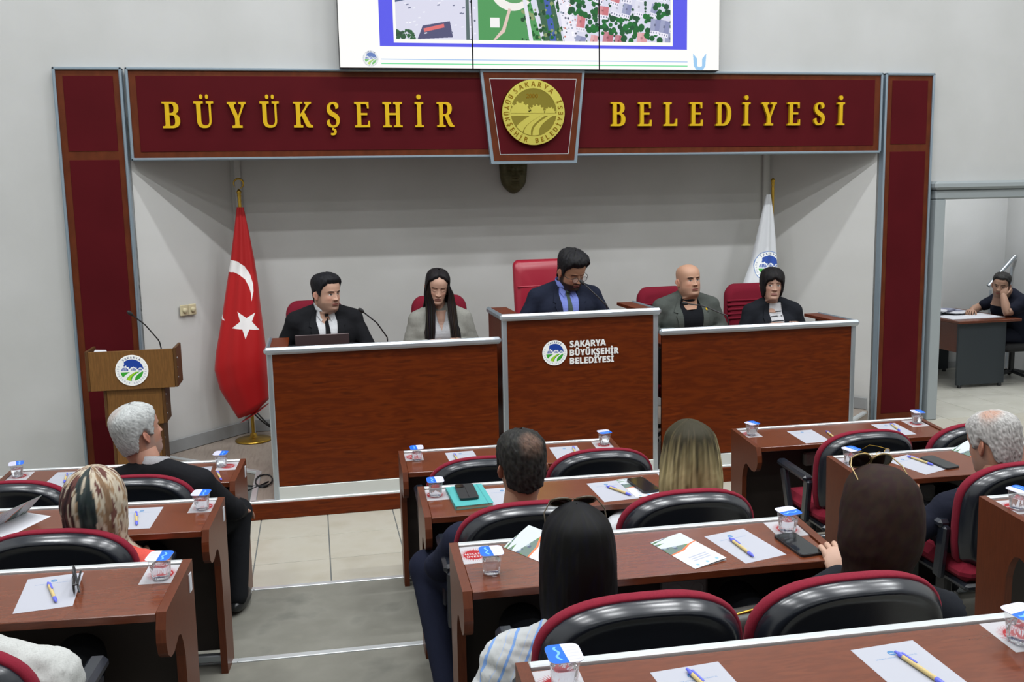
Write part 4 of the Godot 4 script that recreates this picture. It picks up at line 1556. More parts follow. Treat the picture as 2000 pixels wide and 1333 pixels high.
func build_desks() -> void:
	var proto := make_desk()
	proto.set_meta("group", "council desks in rows")
	var first := true
	var made := {}
	for k in desks:
		var d: Array = desks[k]
		made[k] = copy(proto, Vector3(d[0], desk_floor(k) - 0.001, d[1]), d[2], desk_label[k], first, "council_desk")
		first = false
	for k in ["L1", "L2", "L3"]:
		var b := B.new()
		b.box(Vector3(DW / 2 + 0.001, HD - 0.05, 0.03), Vector3(0.003, 0.055, 0.028), 0.0)
		part("label_plate", b.mesh(), M.paper, made[k])
	for k in ["R1", "R2", "C3"]:
		var b := B.new()
		var x: float = {"R1": -0.10, "R2": -0.16, "C3": 0.16}[k]
		b.box(Vector3(x, 0.50, 0.06), Vector3(0.15, 0.075, 0.04), 0.01)
		for i in 2:
			b.lathe([Vector2(0.0, 0.001), Vector2(0.016, 0.001), Vector2(0.02, 0.006), Vector2(0.024, 0.004)], 16, Transform3D(Basis(Vector3.RIGHT, PI / 2), Vector3(x - 0.035 + 0.07 * i, 0.50, 0.078)))
		b.box(Vector3(x, 0.25, 0.052), Vector3(0.035, 0.43, 0.015), 0.002)
		part("power_socket", b.mesh(), M.grey_plastic, made[k])
	var ch := make_chair()
	ch.set_meta("group", "red chairs of the hall")
	first = true
	var seats := [
		["C1", -0.232, "empty red chair behind the left of the front middle desk"], ["C1", 0.32, "empty red chair behind the right of the front middle desk"],
		["C2", -0.245, "red chair of the dark-haired man in navy"], ["C2", 0.331, "red chair of the blonde woman"],
		["C3", -0.21, "red chair of the woman with long black hair"], ["C3", 0.315, "red chair of the woman in the brown headscarf"],
		["L1", -0.29, "empty red chair at the left edge behind the floral headscarf"], ["L1", 0.22, "red chair of the grey-haired man in the black suit"],
		["L2", 0.165, "red chair of the woman in the floral headscarf"], ["L3", 0.16, "red chair of the person in white at the bottom left corner"],
		["R1", -0.172, "empty red chair with armrest showing behind the front right desk"], ["R1", 0.42, "empty red chair half hidden behind the right grey-haired man"],
		["R2", -0.15, "red chair of the grey-haired man at the right edge"]]
	for s in seats:
		var at := desk_xf(s[0], Vector3(s[1], 0, 0.605 if s[0] in ["C3", "L3"] else 0.52))
		chair_at[s[0] + ("a" if s[1] < 0 else "b")] = at
		copy(ch, at, desks[s[0]][2], s[2], first, "hall_chair")
		first = false
	# speakers' chairs
	var dx := [0.02, 0.905, 1.765, 2.68, 3.405]
	var lab := ["red fabric office chair of the man with the laptop", "red fabric office chair of the long-haired woman in grey", "tall glossy red leather chair of the man at the middle counter", "red fabric office chair of the bald man", "red fabric office chair of the woman in the striped top"]
	for i in 5:
		var c := thing("office_chair", lab[i], "chair", Vector3(dx[i], 0.1135, -6.93), [0.12, 0.0, 0.05, 0.05, 0.0][i], "red chairs of the speakers")
		if i == 2:
			office_chair_parts(c, M.leather_red, 0.50, 1.40, 0.56, true)
		else:
			office_chair_parts(c, M.office_red, 0.44, 1.155, 0.45, false)

# ---------------------------------------------------------------- small things on the desks
func cup_parts() -> Node3D:
	var t := thing("water_cup", "", "cup")
	var ringf := func(w: float, y: float, flute: float, r: float) -> PackedVector3Array:
		var row := PackedVector3Array()
		for i in 48:
			var a := -TAU * i / 48.0
			var c := cos(a)
			var s := sin(a)
			var k: float = pow(pow(absf(c), r) + pow(absf(s), r), -1.0 / r)
			var q: float = w * k * (1.0 + flute * cos(a * 12.0))
			row.append(Vector3(c * q, y, s * q))
		return row
	var b := B.new()
	b.grid([ringf.call(0.001, 0.001, 0, 2), ringf.call(0.019, 0.001, 0.03, 2.4), ringf.call(0.0235, 0.004, 0.05, 2.6), ringf.call(0.0245, 0.016, 0.05, 2.8), ringf.call(0.0255, 0.024, 0.02, 3), ringf.call(0.027, 0.045, 0.0, 4), ringf.call(0.0285, 0.064, 0, 5), ringf.call(0.031, 0.0675, 0, 5)], true)
	part("cup_wall", b.mesh(), M.cup, t)
	b = B.new()
	b.grid([ringf.call(0.001, 0.003, 0, 2), ringf.call(0.018, 0.003, 0.03, 2.4), ringf.call(0.0225, 0.006, 0.05, 2.6), ringf.call(0.0235, 0.017, 0.05, 2.8), ringf.call(0.0245, 0.024, 0.02, 3), ringf.call(0.0255, 0.042, 0, 4), ringf.call(0.02, 0.0425, 0, 4), ringf.call(0.001, 0.0425, 0, 4)], true)
	part("water", b.mesh(), M.water, t)
	var img := Image.create(128, 128, false, Image.FORMAT_RGB8)
	var box := Rect2(-1, -1, 2, 2)
	img.fill(Color(0.76, 0.76, 0.84))
	fill(img, P2([0.05, -1, 1, -1, 1, 1, -0.1, 1]), box, Color(0.10, 0.38, 0.80))
	for i in 5:
		fill(img, P2([-0.85, 0.7 - i * 0.32, -0.15, 0.72 - i * 0.32, -0.15, 0.66 - i * 0.32, -0.85, 0.62 - i * 0.32]), box, Color(0.70, 0.70, 0.86))
	var wave := PackedVector2Array()
	for i in 13:
		wave.append(Vector2(0.3 + 0.1 * sin(i * 0.9), -0.75 + i * 0.12))
	for i in range(12, -1, -1):
		wave.append(Vector2(0.46 + 0.1 * sin(i * 0.9), -0.75 + i * 0.12))
	fill(img, wave, box, Color(0.42, 0.66, 0.95))
	var lid := print_mat(img, 0.35)
	b = B.new()
	b.prism(rounded(0.068, 0.068, 0.015), 0.0, 0.0012, Transform3D(Basis(Vector3.RIGHT, -PI / 2), Vector3(0, 0.0682, 0)), Rect2(-0.034, -0.034, 0.068, 0.068))
	part("foil_lid", b.mesh(), lid, t)
	return t

func put(k: String, u: float, v: float, turn: float, up := 0.0) -> Transform3D:
	var x := on_desk(k, u, v, up)
	x.basis = x.basis * Basis(Vector3.UP, turn)
	return x

func make_pen() -> Node3D:
	var t := thing("ball_pen", "", "pen")
	var b := B.new()
	b.tube([Vector3(0, 0.0055, -0.045), Vector3(0, 0.0055, 0.042)], [0.0048], 12)
	part("barrel", b.mesh(), M.kraft, t)
	b = B.new()
	b.tube([Vector3(0, 0.0055, 0.042), Vector3(0, 0.0055, 0.058), Vector3(0, 0.0055, 0.067), Vector3(0, 0.0055, 0.071)], [0.0052, 0.005, 0.0025, 0.001], 12)
	part("tip", b.mesh(), M.pen_blue, t)
	b = B.new()
	b.tube([Vector3(0, 0.0055, -0.058), Vector3(0, 0.0055, -0.045)], [0.0045, 0.0052], 12)
	b.box(Vector3(0.003, 0.0105, -0.032), Vector3(0.005, 0.002, 0.042), 0.0006)
	b.tube([Vector3(0, 0.0055, -0.067), Vector3(0, 0.0055, -0.058)], [0.003], 8)
	part("clip_cap", b.mesh(), M.pen_blue, t)
	return t

func make_phone(screen_up: bool) -> Node3D:
	var t := thing("mobile_phone", "", "phone")
	var b := B.new()
	var flat := Basis(Vector3.RIGHT, -PI / 2)
	b.prism(rounded(0.076, 0.158, 0.012), 0.0, 0.0085, Transform3D(flat, Vector3.ZERO))
	var case := part("case", b.mesh(), M.black, t)
	b = B.new()
	if screen_up:
		b.prism(rounded(0.070, 0.152, 0.009), 0.0085, 0.0092, Transform3D(flat, Vector3.ZERO))
		part("screen", b.mesh(), M.screen_glass, case)
	else:
		b.prism(rounded(0.030, 0.032, 0.006), 0.0085, 0.0105, Transform3D(flat, Vector3(-0.018, 0, -0.055)))
		b.box(Vector3(0.0, 0.0088, 0.01), Vector3(0.001, 0.0008, 0.12))
		part("camera_bump", b.mesh(), M.screen_glass, case)
	return t

func brochure_mat() -> StandardMaterial3D:
	var img := Image.create(256, 384, false, Image.FORMAT_RGB8)
	var box := Rect2(0, 0, 2, 3)
	img.fill(Color(0.78, 0.78, 0.80))
	var r := RandomNumberGenerator.new()
	r.seed = 21
	fill(img, P2([0, 1.55, 0.8, 1.65, 1.5, 1.95, 2, 2.05, 2, 3, 0, 3]), box, Color(0.38, 0.45, 0.42))
	for i in 60:
		var p := Vector2(r.randf() * 2, r.randf_range(1.85, 3))
		fill(img, disc(p, r.randf_range(0.05, 0.16), 8), box, [Color(0.20, 0.36, 0.20), Color(0.55, 0.60, 0.64), Color(0.28, 0.32, 0.40), Color(0.33, 0.48, 0.28)][i % 4])
	for i in 6:
		var a := r.randf_range(1.9, 2.9)
		fill(img, P2([0, a, 2, a + r.randf_range(-0.4, 0.5), 2, a + 0.45, 0, a + 0.07]), box, Color(0.72, 0.74, 0.76))
	fill(img, P2([0, 1.55, 0.8, 1.65, 1.5, 1.95, 2, 2.05, 2, 1.97, 1.5, 1.86, 0.85, 1.55, 0, 1.47]), box, Color(0.88, 0.42, 0.26))
	fill(img, P2([0, -0.1, 2, -0.1, 2, 1.97, 1.5, 1.86, 0.85, 1.55, 0, 1.47]), box, Color(0.78, 0.78, 0.80))
	for i in 3:
		fill(img, P2([0.5, 0.95 - i * 0.17, 1.6, 0.95 - i * 0.17, 1.6, 0.87 - i * 0.17, 0.5, 0.87 - i * 0.17]), box, Color(0.62, 0.64, 0.70))
	for i in 3:
		fill(img, disc(Vector2(0.4 + i * 0.6, 0.22), 0.09, 12), box, Color(0.50, 0.66, 0.84))
	return print_mat(img, 0.4)

func build_small() -> void:
	var flat := Basis(Vector3.RIGHT, -PI / 2)
	# coasters
	var img := Image.create(320, 360, false, Image.FORMAT_RGB8)
	var box := Rect2(-0.0525, -0.059, 0.105, 0.118)
	img.fill(Color(0.76, 0.75, 0.77))
	var red := Color(0.66, 0.06, 0.11)
	for i in 44:
		var a := TAU * i / 44.0
		var w := 0.045
		fill(img, PackedVector2Array([Vector2(cos(a - w), sin(a - w)) * 0.028, Vector2(cos(a), sin(a)) * 0.047, Vector2(cos(a + w), sin(a + w)) * 0.028]), box, red)
	fill(img, disc(Vector2.ZERO, 0.031, 40), box, red)
	print_text(img, box, "MECLİS", Vector2(0, 0.008), Vector2(0.052, 0.013), Color(0.80, 0.79, 0.80))
	print_text(img, box, "ÜYESİ", Vector2(0, -0.011), Vector2(0.044, 0.014), Color(0.80, 0.79, 0.80))
	var coaster_mat := print_mat(img, 0.6)
	coaster_mat.albedo_color = Color(0.88, 0.88, 0.88)
	var cb := B.new()
	cb.prism(P2([-0.0525, -0.059, 0.0525, -0.059, 0.0525, 0.059, -0.0525, 0.059]), 0.0, 0.0015, Transform3D(flat, Vector3.ZERO), box)
	var coaster := cb.mesh()
	var cup := cup_parts()
	cup.set_meta("group", "sealed water cups on the desks")
	var first := true
	# desk, coaster u, v, cup u, v, which end
	for c in [["C1", -0.504, 0.078, -0.486, 0.135, "left"], ["C1", 0.503, 0.082, 0.508, 0.076, "right"], ["C2", -0.508, 0.075, -0.506, 0.088, "left"], ["C3", -0.506, 0.072, -0.473, 0.202, "left"], ["C3", 0.497, 0.073, 0.489, 0.093, "right"],
			["C4", -0.502, 0.075, -0.491, 0.075, "left"], ["C4", 0.497, 0.072, 0.48, 0.095, "right"], ["L1", -0.498, 0.078, -0.502, 0.085, "left"], ["L1", 0.497, 0.075, 0.465, 0.072, "right"], ["L2", 0.506, 0.066, 0.504, 0.092, "right"],
			["L3", 0.504, 0.069, 0.508, 0.095, "right"], ["R1", -0.505, 0.078, -0.502, 0.10, "left"], ["R1", 0.487, 0.083, 0.494, 0.082, "right"], ["R2", -0.495, 0.072, -0.513, 0.088, "left"], ["R3", -0.507, 0.083, -0.51, 0.10, "left"]]:
		var x := put(c[0], c[1], c[2], 0.0)
		var where: String = "%s end of the %s" % [c[5], desks[c[0]][3]]
		solo("coaster_card", coaster, coaster_mat, "white card with red sunburst on the " + where, "coaster", x.origin, x.basis, "coaster cards")
		var y := put(c[0], c[3], c[4], (PI if c[0][0] == "C" else 0.3) if c[5] == "left" else (-1.4 if c[0][0] == "C" else -0.1), 0.0018)
		var t := copy(cup, y.origin, 0.0, "blue-lidded water cup on the " + where, first, "water_cup")
		t.transform = y
		first = false
	solo("coaster_card", coaster, coaster_mat, "white coaster card half hidden by the blonde woman", "coaster", put("C2", 0.50, 0.07, 0.0).origin, put("C2", 0.5, 0.07, 0.0).basis, "coaster cards")
	# note sheets
	img = Image.create(224, 320, false, Image.FORMAT_RGB8)
	box = Rect2(-0.074, -0.105, 0.148, 0.21)
	img.fill(Color(0.765, 0.775, 0.81))
	fill(img, disc(Vector2(0.0, 0.073), 0.0085, 20), box, Color(0.36, 0.56, 0.75))
	fill(img, P2([-0.005, 0.07, 0.005, 0.07, 0.006, 0.073, -0.006, 0.073]), box, Color(0.76, 0.79, 0.83))
	print_text(img, box, "SAKARYA BÜYÜKŞEHİR BELEDİYESİ", Vector2(0, 0.057), Vector2(0.095, 0.0055), Color(0.45, 0.59, 0.75))
	var sheet_mat := print_mat(img, 0.75)
	sheet_mat.albedo_color = Color(0.84, 0.84, 0.85)
	var sb := B.new()
	sb.prism(P2([-0.074, -0.105, 0.074, -0.105, 0.074, 0.105, -0.074, 0.105]), 0.0, 0.0016, Transform3D(flat, Vector3.ZERO), box)
	var sheet := sb.mesh()
	for s in [["C1", -0.255, 0.150, 0.06, "left"], ["C1", 0.285, 0.175, 0.0, "right"], ["C2", -0.235, 0.155, 0.0, "left"], ["C2", 0.205, 0.170, 0.09, "right"], ["C3", 0.315, 0.164, 0.235, "right"], ["C4", -0.23, 0.160, 0.09, "left"], ["C4", 0.20, 0.158, 0.08, "right"],
			["L1", -0.26, 0.153, -0.05, "left"], ["L1", 0.353, 0.176, 0.07, "right"], ["L2", 0.272, 0.150, 0.0, "right"], ["L2", -0.30, 0.145, 0.05, "left"], ["L3", 0.217, 0.142, 0.17, "right"], ["R1", -0.209, 0.180, 0.03, "left"], ["R1", 0.304, 0.157, 0.0, "right"], ["R2", -0.235, 0.150, 0.34, "left"]]:
		var x := put(s[0], s[1], s[2], s[3])
		solo("note_sheet", sheet, sheet_mat, "white note sheet on the %s half of the %s" % [s[4], desks[s[0]][3]], "paper", x.origin, x.basis, "note sheets on the desks")
	# pens: desk, u, v of the cap end, then of the tip, lifted when on paper
	var pen := make_pen()
	pen.set_meta("group", "kraft ball pens")
	first = true
	for p in [["C1", -0.292, 0.095, -0.285, 0.21, "left"], ["C1", 0.333, 0.098, 0.318, 0.225, "right"], ["C2", 0.19, 0.125, 0.262, 0.245, "right"], ["C3", 0.286, 0.118, 0.304, 0.250, "right"], ["C4", -0.24, 0.075, -0.215, 0.2, "left"], ["C4", 0.199, 0.092, 0.225, 0.22, "right"],
			["L1", -0.272, 0.079, -0.243, 0.215, "left"], ["L1", 0.458, 0.155, 0.502, 0.285, "right"], ["L2", 0.254, 0.092, 0.292, 0.228, "right"], ["L3", 0.194, 0.088, 0.26, 0.216, "right"], ["R1", -0.077, 0.117, -0.094, 0.262, "left"], ["R1", 0.338, 0.075, 0.316, 0.20, "right"], ["R2", -0.222, 0.052, -0.177, 0.188, "left"]]:
		var lone: bool = p[0] + p[5] in ["L1right", "R1left"]
		var a := Vector2((p[1] + p[3]) / 2, (p[2] + p[4]) / 2)
		var x := put(p[0], a.x, a.y, atan2(p[3] - p[1], p[4] - p[2]), 0.0 if lone else 0.002)
		var where: String = "on the bare wood of the %s" % desks[p[0]][3] if lone else "on the %s note sheet of the %s" % [p[5], desks[p[0]][3]]
		var t := copy(pen, x.origin, 0.0, "kraft and blue ball pen " + where, first, "ball_pen")
		t.transform = x
		first = false
	# phones
	var ph := make_phone(true)
	ph.transform = put("C3", 0.474, 0.196, 0.12, 0.0)
	ph.set_meta("label", "black phone beside the right cup on the brochure desk")
	ph = make_phone(true)
	ph.transform = put("R2", -0.128, 0.155, 0.2, 0.0)
	ph.set_meta("label", "black phone beside the pen on the second right desk")
	ph = make_phone(true)
	ph.transform = put("C2", 0.342, 0.148, 0.18, 0.004)
	ph.set_meta("label", "dark phone lying on a leaflet beside the blonde woman")
	ph = make_phone(false)
	ph.transform = put("C2", -0.385, 0.118, 0.03, 0.018)
	ph.set_meta("label", "black phone with camera bump lying on the teal notebook")
	# teal notebook
	var nb := thing("notebook", "teal hardcover notebook under the black phone", "notebook")
	nb.transform = put("C2", -0.377, 0.138, 0.08)
	var b := B.new()
	b.prism(rounded(0.150, 0.215, 0.006), 0.0, 0.002, Transform3D(flat, Vector3.ZERO))
	b.prism(rounded(0.150, 0.215, 0.006), 0.0145, 0.0165, Transform3D(flat, Vector3.ZERO))
	b.box(Vector3(-0.074, 0.008, 0), Vector3(0.003, 0.0165, 0.212), 0.001)
	var teal := mat(lin(0.055, 0.33, 0.33), 0.55)
	var cover := part("cover", b.mesh(), teal, nb)
	b = B.new()
	b.box(Vector3(0.0, 0.0083, 0), Vector3(0.143, 0.0125, 0.207))
	part("pages", b.mesh(), mat(lin(0.62, 0.55, 0.40), 0.85), nb)
	b = B.new()
	b.box(Vector3(0.055, 0.0168, 0), Vector3(0.004, 0.001, 0.215))
	part("elastic_band", b.mesh(), mat(lin(0.05, 0.27, 0.28), 0.7), cover)
	# brochures: two leaves each, hinged along the left edge
	var bm := brochure_mat()
	for q in [["C3", 0.130, 0.170, 0.35, 0.05, "folded brochure with aerial road photo left of the note sheet"], ["C3", -0.300, 0.085, 0.62, 0.30, "half open brochure in front of the woman with long black hair"], ["C2", 0.325, 0.150, 0.12, 0.0, "leaflet lying under the phone beside the blonde woman"], ["L2", -0.165, 0.150, -0.45, 0.75, "open brochure with one leaf raised at the left edge"], ["R2", 0.115, 0.09, 0.3, 0.25, "corner of a brochure beside the face of the right grey-haired man"]]:
		var t := thing("brochure", q[5], "brochure")
		t.transform = put(q[0], q[1], q[2], q[3])
		b = B.new()
		b.prism(P2([-0.06, -0.105, 0.06, -0.105, 0.06, 0.105, -0.06, 0.105]), 0.0, 0.0012, Transform3D(flat, Vector3.ZERO))
		part("back_leaf", b.mesh(), M.paper, t)
		b = B.new()
		var hinge := Basis(Vector3.BACK, q[4]) * flat
		b.prism(P2([0, -0.105, 0.12, -0.105, 0.12, 0.105, 0, 0.105]), 0.0012, 0.0022, Transform3D(hinge, Vector3(-0.06, 0, 0)), Rect2(0, -0.105, 0.12, 0.21))
		part("front_leaf", b.mesh(), bm, t)
	# folded dark glasses standing on the sheet
	var g := thing("eyeglasses", "folded black framed glasses standing on the note sheet of the nearest left desk", "glasses")
	g.transform = put("L3", 0.277, 0.12, -1.28, 0.0022)
	glasses_parts(g, M.black, M.clear_lens, 0.0225, true)
	g = thing("eyeglasses", "thin wire framed glasses open on the second right desk", "glasses")
	g.transform = put("R2", -0.345, 0.06, 0.5, 0.0)
	glasses_parts(g, M.brass, M.clear_lens, 0.022, false)
	# black handbag on the chair beside the brown headscarf
	var hb := thing("handbag", "black leather handbag with brass zip beside the brown headscarf", "bag", Vector3(1.13, 0.664, -2.25), 0.15)
	var rows := []
	for r in [[0.0, 0.0, 0.0], [0.95, 0.9, 0.0], [1.0, 1.0, 0.02], [1.02, 1.0, 0.10], [0.98, 0.85, 0.165], [0.9, 0.6, 0.20], [0.86, 0.3, 0.208], [0.0, 0.0, 0.208]]:
		var row := PackedVector3Array()
		for q in rounded(0.30, 0.13, 0.045, 5):
			row.append(Vector3(q.x * r[0], r[2], -q.y * r[1]))
		rows.append(row)
	b = B.new()
	b.grid(rows, true)
	part("body", b.mesh(), mat(lin(0.022, 0.021, 0.019), 0.36), hb)
	b = B.new()
	b.tube([Vector3(-0.135, 0.205, 0.012), Vector3(-0.05, 0.213, 0.014), Vector3(0.05, 0.213, 0.014), Vector3(0.135, 0.205, 0.012)], [0.004], 6)
	part("zip", b.mesh(), M.brass, hb)
	for s in [-1, 1]:
		b = B.new()
		b.tube([Vector3(0.03 + s * 0.025, 0.16, 0.064), Vector3(0.03 + s * 0.025, 0.115, 0.072)], [0.006], 8)
		part("buckle", b.mesh(), M.brass, hb)
	b = B.new()
	var hp := []
	for i in 13:
		var a := PI * i / 12.0
		hp.append(Vector3(0.03 + 0.06 * cos(a), 0.11 - 0.06 * sin(a), 0.074))
	b.tube(hp, [0.007], 8)
	part("handle", b.mesh(), mat(lin(0.014, 0.014, 0.013), 0.4), hb)
	b = B.new()
	b.tube([Vector3(0.11, 0.19, 0), Vector3(0.112, 0.24, 0), Vector3(0.15, 0.235, 0), Vector3(0.15, 0.19, 0)], [0.004], 6)
	part("strap_ring", b.mesh(), M.brass, hb)
	# laptop and microphones of the speakers
	var lt := thing("laptop", "grey-brown laptop lid in front of the man in the black suit", "laptop", Vector3(0.03, 0.995, -6.33))
	b = B.new()
	b.box(Vector3(0, 0.006, -0.12), Vector3(0.345, 0.012, 0.235), 0.004)
	part("base", b.mesh(), M.grey_plastic, lt)
	b = B.new()
	b.box(Vector3(0, 0.066, 0.005), Vector3(0.345, 0.128, 0.007), 0.003, Basis(Vector3.RIGHT, 0.12))
	part("lid", b.mesh(), mat(lin(0.075, 0.052, 0.055), 0.4, 0.3), lt)
	microphone([Vector3(0.455, 0.993, -6.36), Vector3(0.452, 1.08, -6.355), Vector3(0.385, 1.185, -6.31), Vector3(0.292, 1.27, -6.26)], "thin black microphone between the suited man and the long-haired woman")
	microphone([Vector3(1.985, 1.138, -6.34), Vector3(1.955, 1.235, -6.33), Vector3(1.88, 1.315, -6.36), Vector3(1.812, 1.386, -6.40)], "thin black microphone in front of the man at the middle counter")
	microphone([Vector3(2.86, 0.993, -6.30), Vector3(2.838, 1.125, -6.31), Vector3(2.71, 1.188, -6.42), Vector3(2.60, 1.204, -6.48)], "thin black microphone bent in front of the bald man")

func glasses_parts(t: Node3D, frame: Material, lens: Material, r: float, folded: bool) -> void:
	# frame stands upright across x, temples go to -z
	var b := B.new()
	for s in [-1, 1]:
		var ringp := []
		var flatp := PackedVector2Array()
		for i in 25:
			var a := TAU * i / 24.0
			var p := Vector2(s * 0.034 + cos(a) * r * 1.18, r + sin(a) * r)
			ringp.append(Vector3(p.x, p.y, 0))
			if i < 24:
				flatp.append(p)
		b.tube(ringp, [0.0022 if frame != M.brass else 0.0011], 6)
		var lb := B.new()
		lb.prism(flatp, -0.0008, 0.0008)
		part("lens", lb.mesh(), lens, t)
	b.tube([Vector3(-0.009, r * 1.25, 0), Vector3(0, r * 1.4, 0.002), Vector3(0.009, r * 1.25, 0)], [0.002 if frame != M.brass else 0.001], 6)
	part("frame", b.mesh(), frame, t)
	for s in [-1, 1]:
		b = B.new()
		var x: float = s * (0.034 + r * 1.18)
		if folded:
			b.tube([Vector3(x, r * 1.5, 0), Vector3(x, r * 1.5, -0.006 - 0.005 * s), Vector3(-x * 0.6, r * 1.2, -0.014 - 0.004 * s), Vector3(-x * 1.05, r * 0.5, -0.014)], [0.003], 6)
		else:
			b.tube([Vector3(x, r * 1.5, 0), Vector3(x * 1.03, r * 1.5, -0.06), Vector3(x, r * 1.3, -0.10), Vector3(x * 0.95, r * 0.15, -0.13)], [0.0011], 6)
		part("temple", b.mesh(), frame, t)

# ---------------------------------------------------------------- people
const HK := [[-0.215, 0.066, 0.045, 0.072], [-0.19, 0.060, 0.036, 0.070], [-0.160, 0.056, 0.032, 0.068], [-0.135, 0.056, 0.038, 0.069], [-0.124, 0.054, 0.062, 0.070], [-0.115, 0.050, 0.081, 0.072], [-0.100, 0.055, 0.091, 0.075], [-0.080, 0.062, 0.090, 0.079], [-0.060, 0.067, 0.091, 0.083], [-0.035, 0.071, 0.092, 0.090], [0.0, 0.074, 0.092, 0.097], [0.03, 0.076, 0.096, 0.101], [0.06, 0.076, 0.093, 0.101], [0.085, 0.069, 0.079, 0.093], [0.105, 0.053, 0.056, 0.072], [0.117, 0.030, 0.031, 0.042], [0.1215, 0.001, 0.001, 0.001]]

func head_at(y: float, p: Dictionary) -> Vector3:
	var i := 0
	while i < HK.size() - 2 and HK[i + 1][0] < y:
		i += 1
	var a: Array = HK[max(i - 1, 0)]
	var b: Array = HK[i]
	var c: Array = HK[i + 1]
	var d: Array = HK[min(i + 2, HK.size() - 1)]
	var t: float = clampf((y - b[0]) / (c[0] - b[0]), 0.0, 1.0)
	var r := Vector3.ZERO
	for k in 3:
		var m0: float = (c[k + 1] - a[k + 1]) / max(c[0] - a[0], 1e-4) * (c[0] - b[0])
		var m1: float = (d[k + 1] - b[k + 1]) / max(d[0] - b[0], 1e-4) * (c[0] - b[0])
		if i >= HK.size() - 3:
			m1 = (c[k + 1] - b[k + 1])
		var t2 := t * t
		var t3 := t2 * t
		r[k] = (2 * t3 - 3 * t2 + 1) * b[k + 1] + (t3 - 2 * t2 + t) * m0 + (-2 * t3 + 3 * t2) * c[k + 1] + (t3 - t2) * m1
	var jaw: float = p.get("jaw", 1.0)
	if jaw != 1.0 and y < 0.0 and y > -0.13:
		r.x *= lerpf(1.0, jaw, smoothstep(0.0, -0.08, y))
	r.x *= p.get("wide", 1.0)
	if y < -0.13 and p.get("female", false):
		r *= 0.88
	return r

func gs(x: float, s: float) -> float:
	return exp(-x * x / (s * s))

func face_bump(x: float, y: float, soft: float) -> float:
	var ax := absf(x)
	var z := 0.0
	# nose
	if y < 0.02 and y > -0.05 and ax < 0.04:
		var t := clampf((0.018 - y) / 0.05, 0.0, 1.0)
		var drop := smoothstep(-0.043, -0.033, y)
		z += (0.003 + 0.021 * pow(t, 1.25)) * gs(x, 0.0075 + 0.006 * t) * drop * smoothstep(0.02, 0.008, y)
		z += 0.008 * gs(ax - 0.0135, 0.0065) * gs(y + 0.033, 0.007)
	z -= 0.0135 * soft * gs(ax - 0.031, 0.016) * gs(y - 0.004, 0.0125)
	z += 0.0065 * gs(ax - 0.031, 0.0115) * gs(y + 0.001, 0.0085)
	z += 0.0045 * soft * soft * gs(ax - 0.030, 0.019) * gs(y - 0.023, 0.0065)
	z += 0.0035 * gs(ax - 0.047, 0.016) * gs(y + 0.026, 0.014)
	if y < -0.045 and y > -0.095:
		var m := smoothstep(0.030, 0.016, ax)
		z += m * (0.0050 * gs(y + 0.0605, 0.0045) + 0.0062 * gs(y + 0.0705, 0.005) - 0.0035 * gs(y + 0.0655, 0.0018) - 0.002 * gs(y + 0.082, 0.006))
	z += 0.004 * gs(x, 0.018) * gs(y + 0.1, 0.011)
	return z

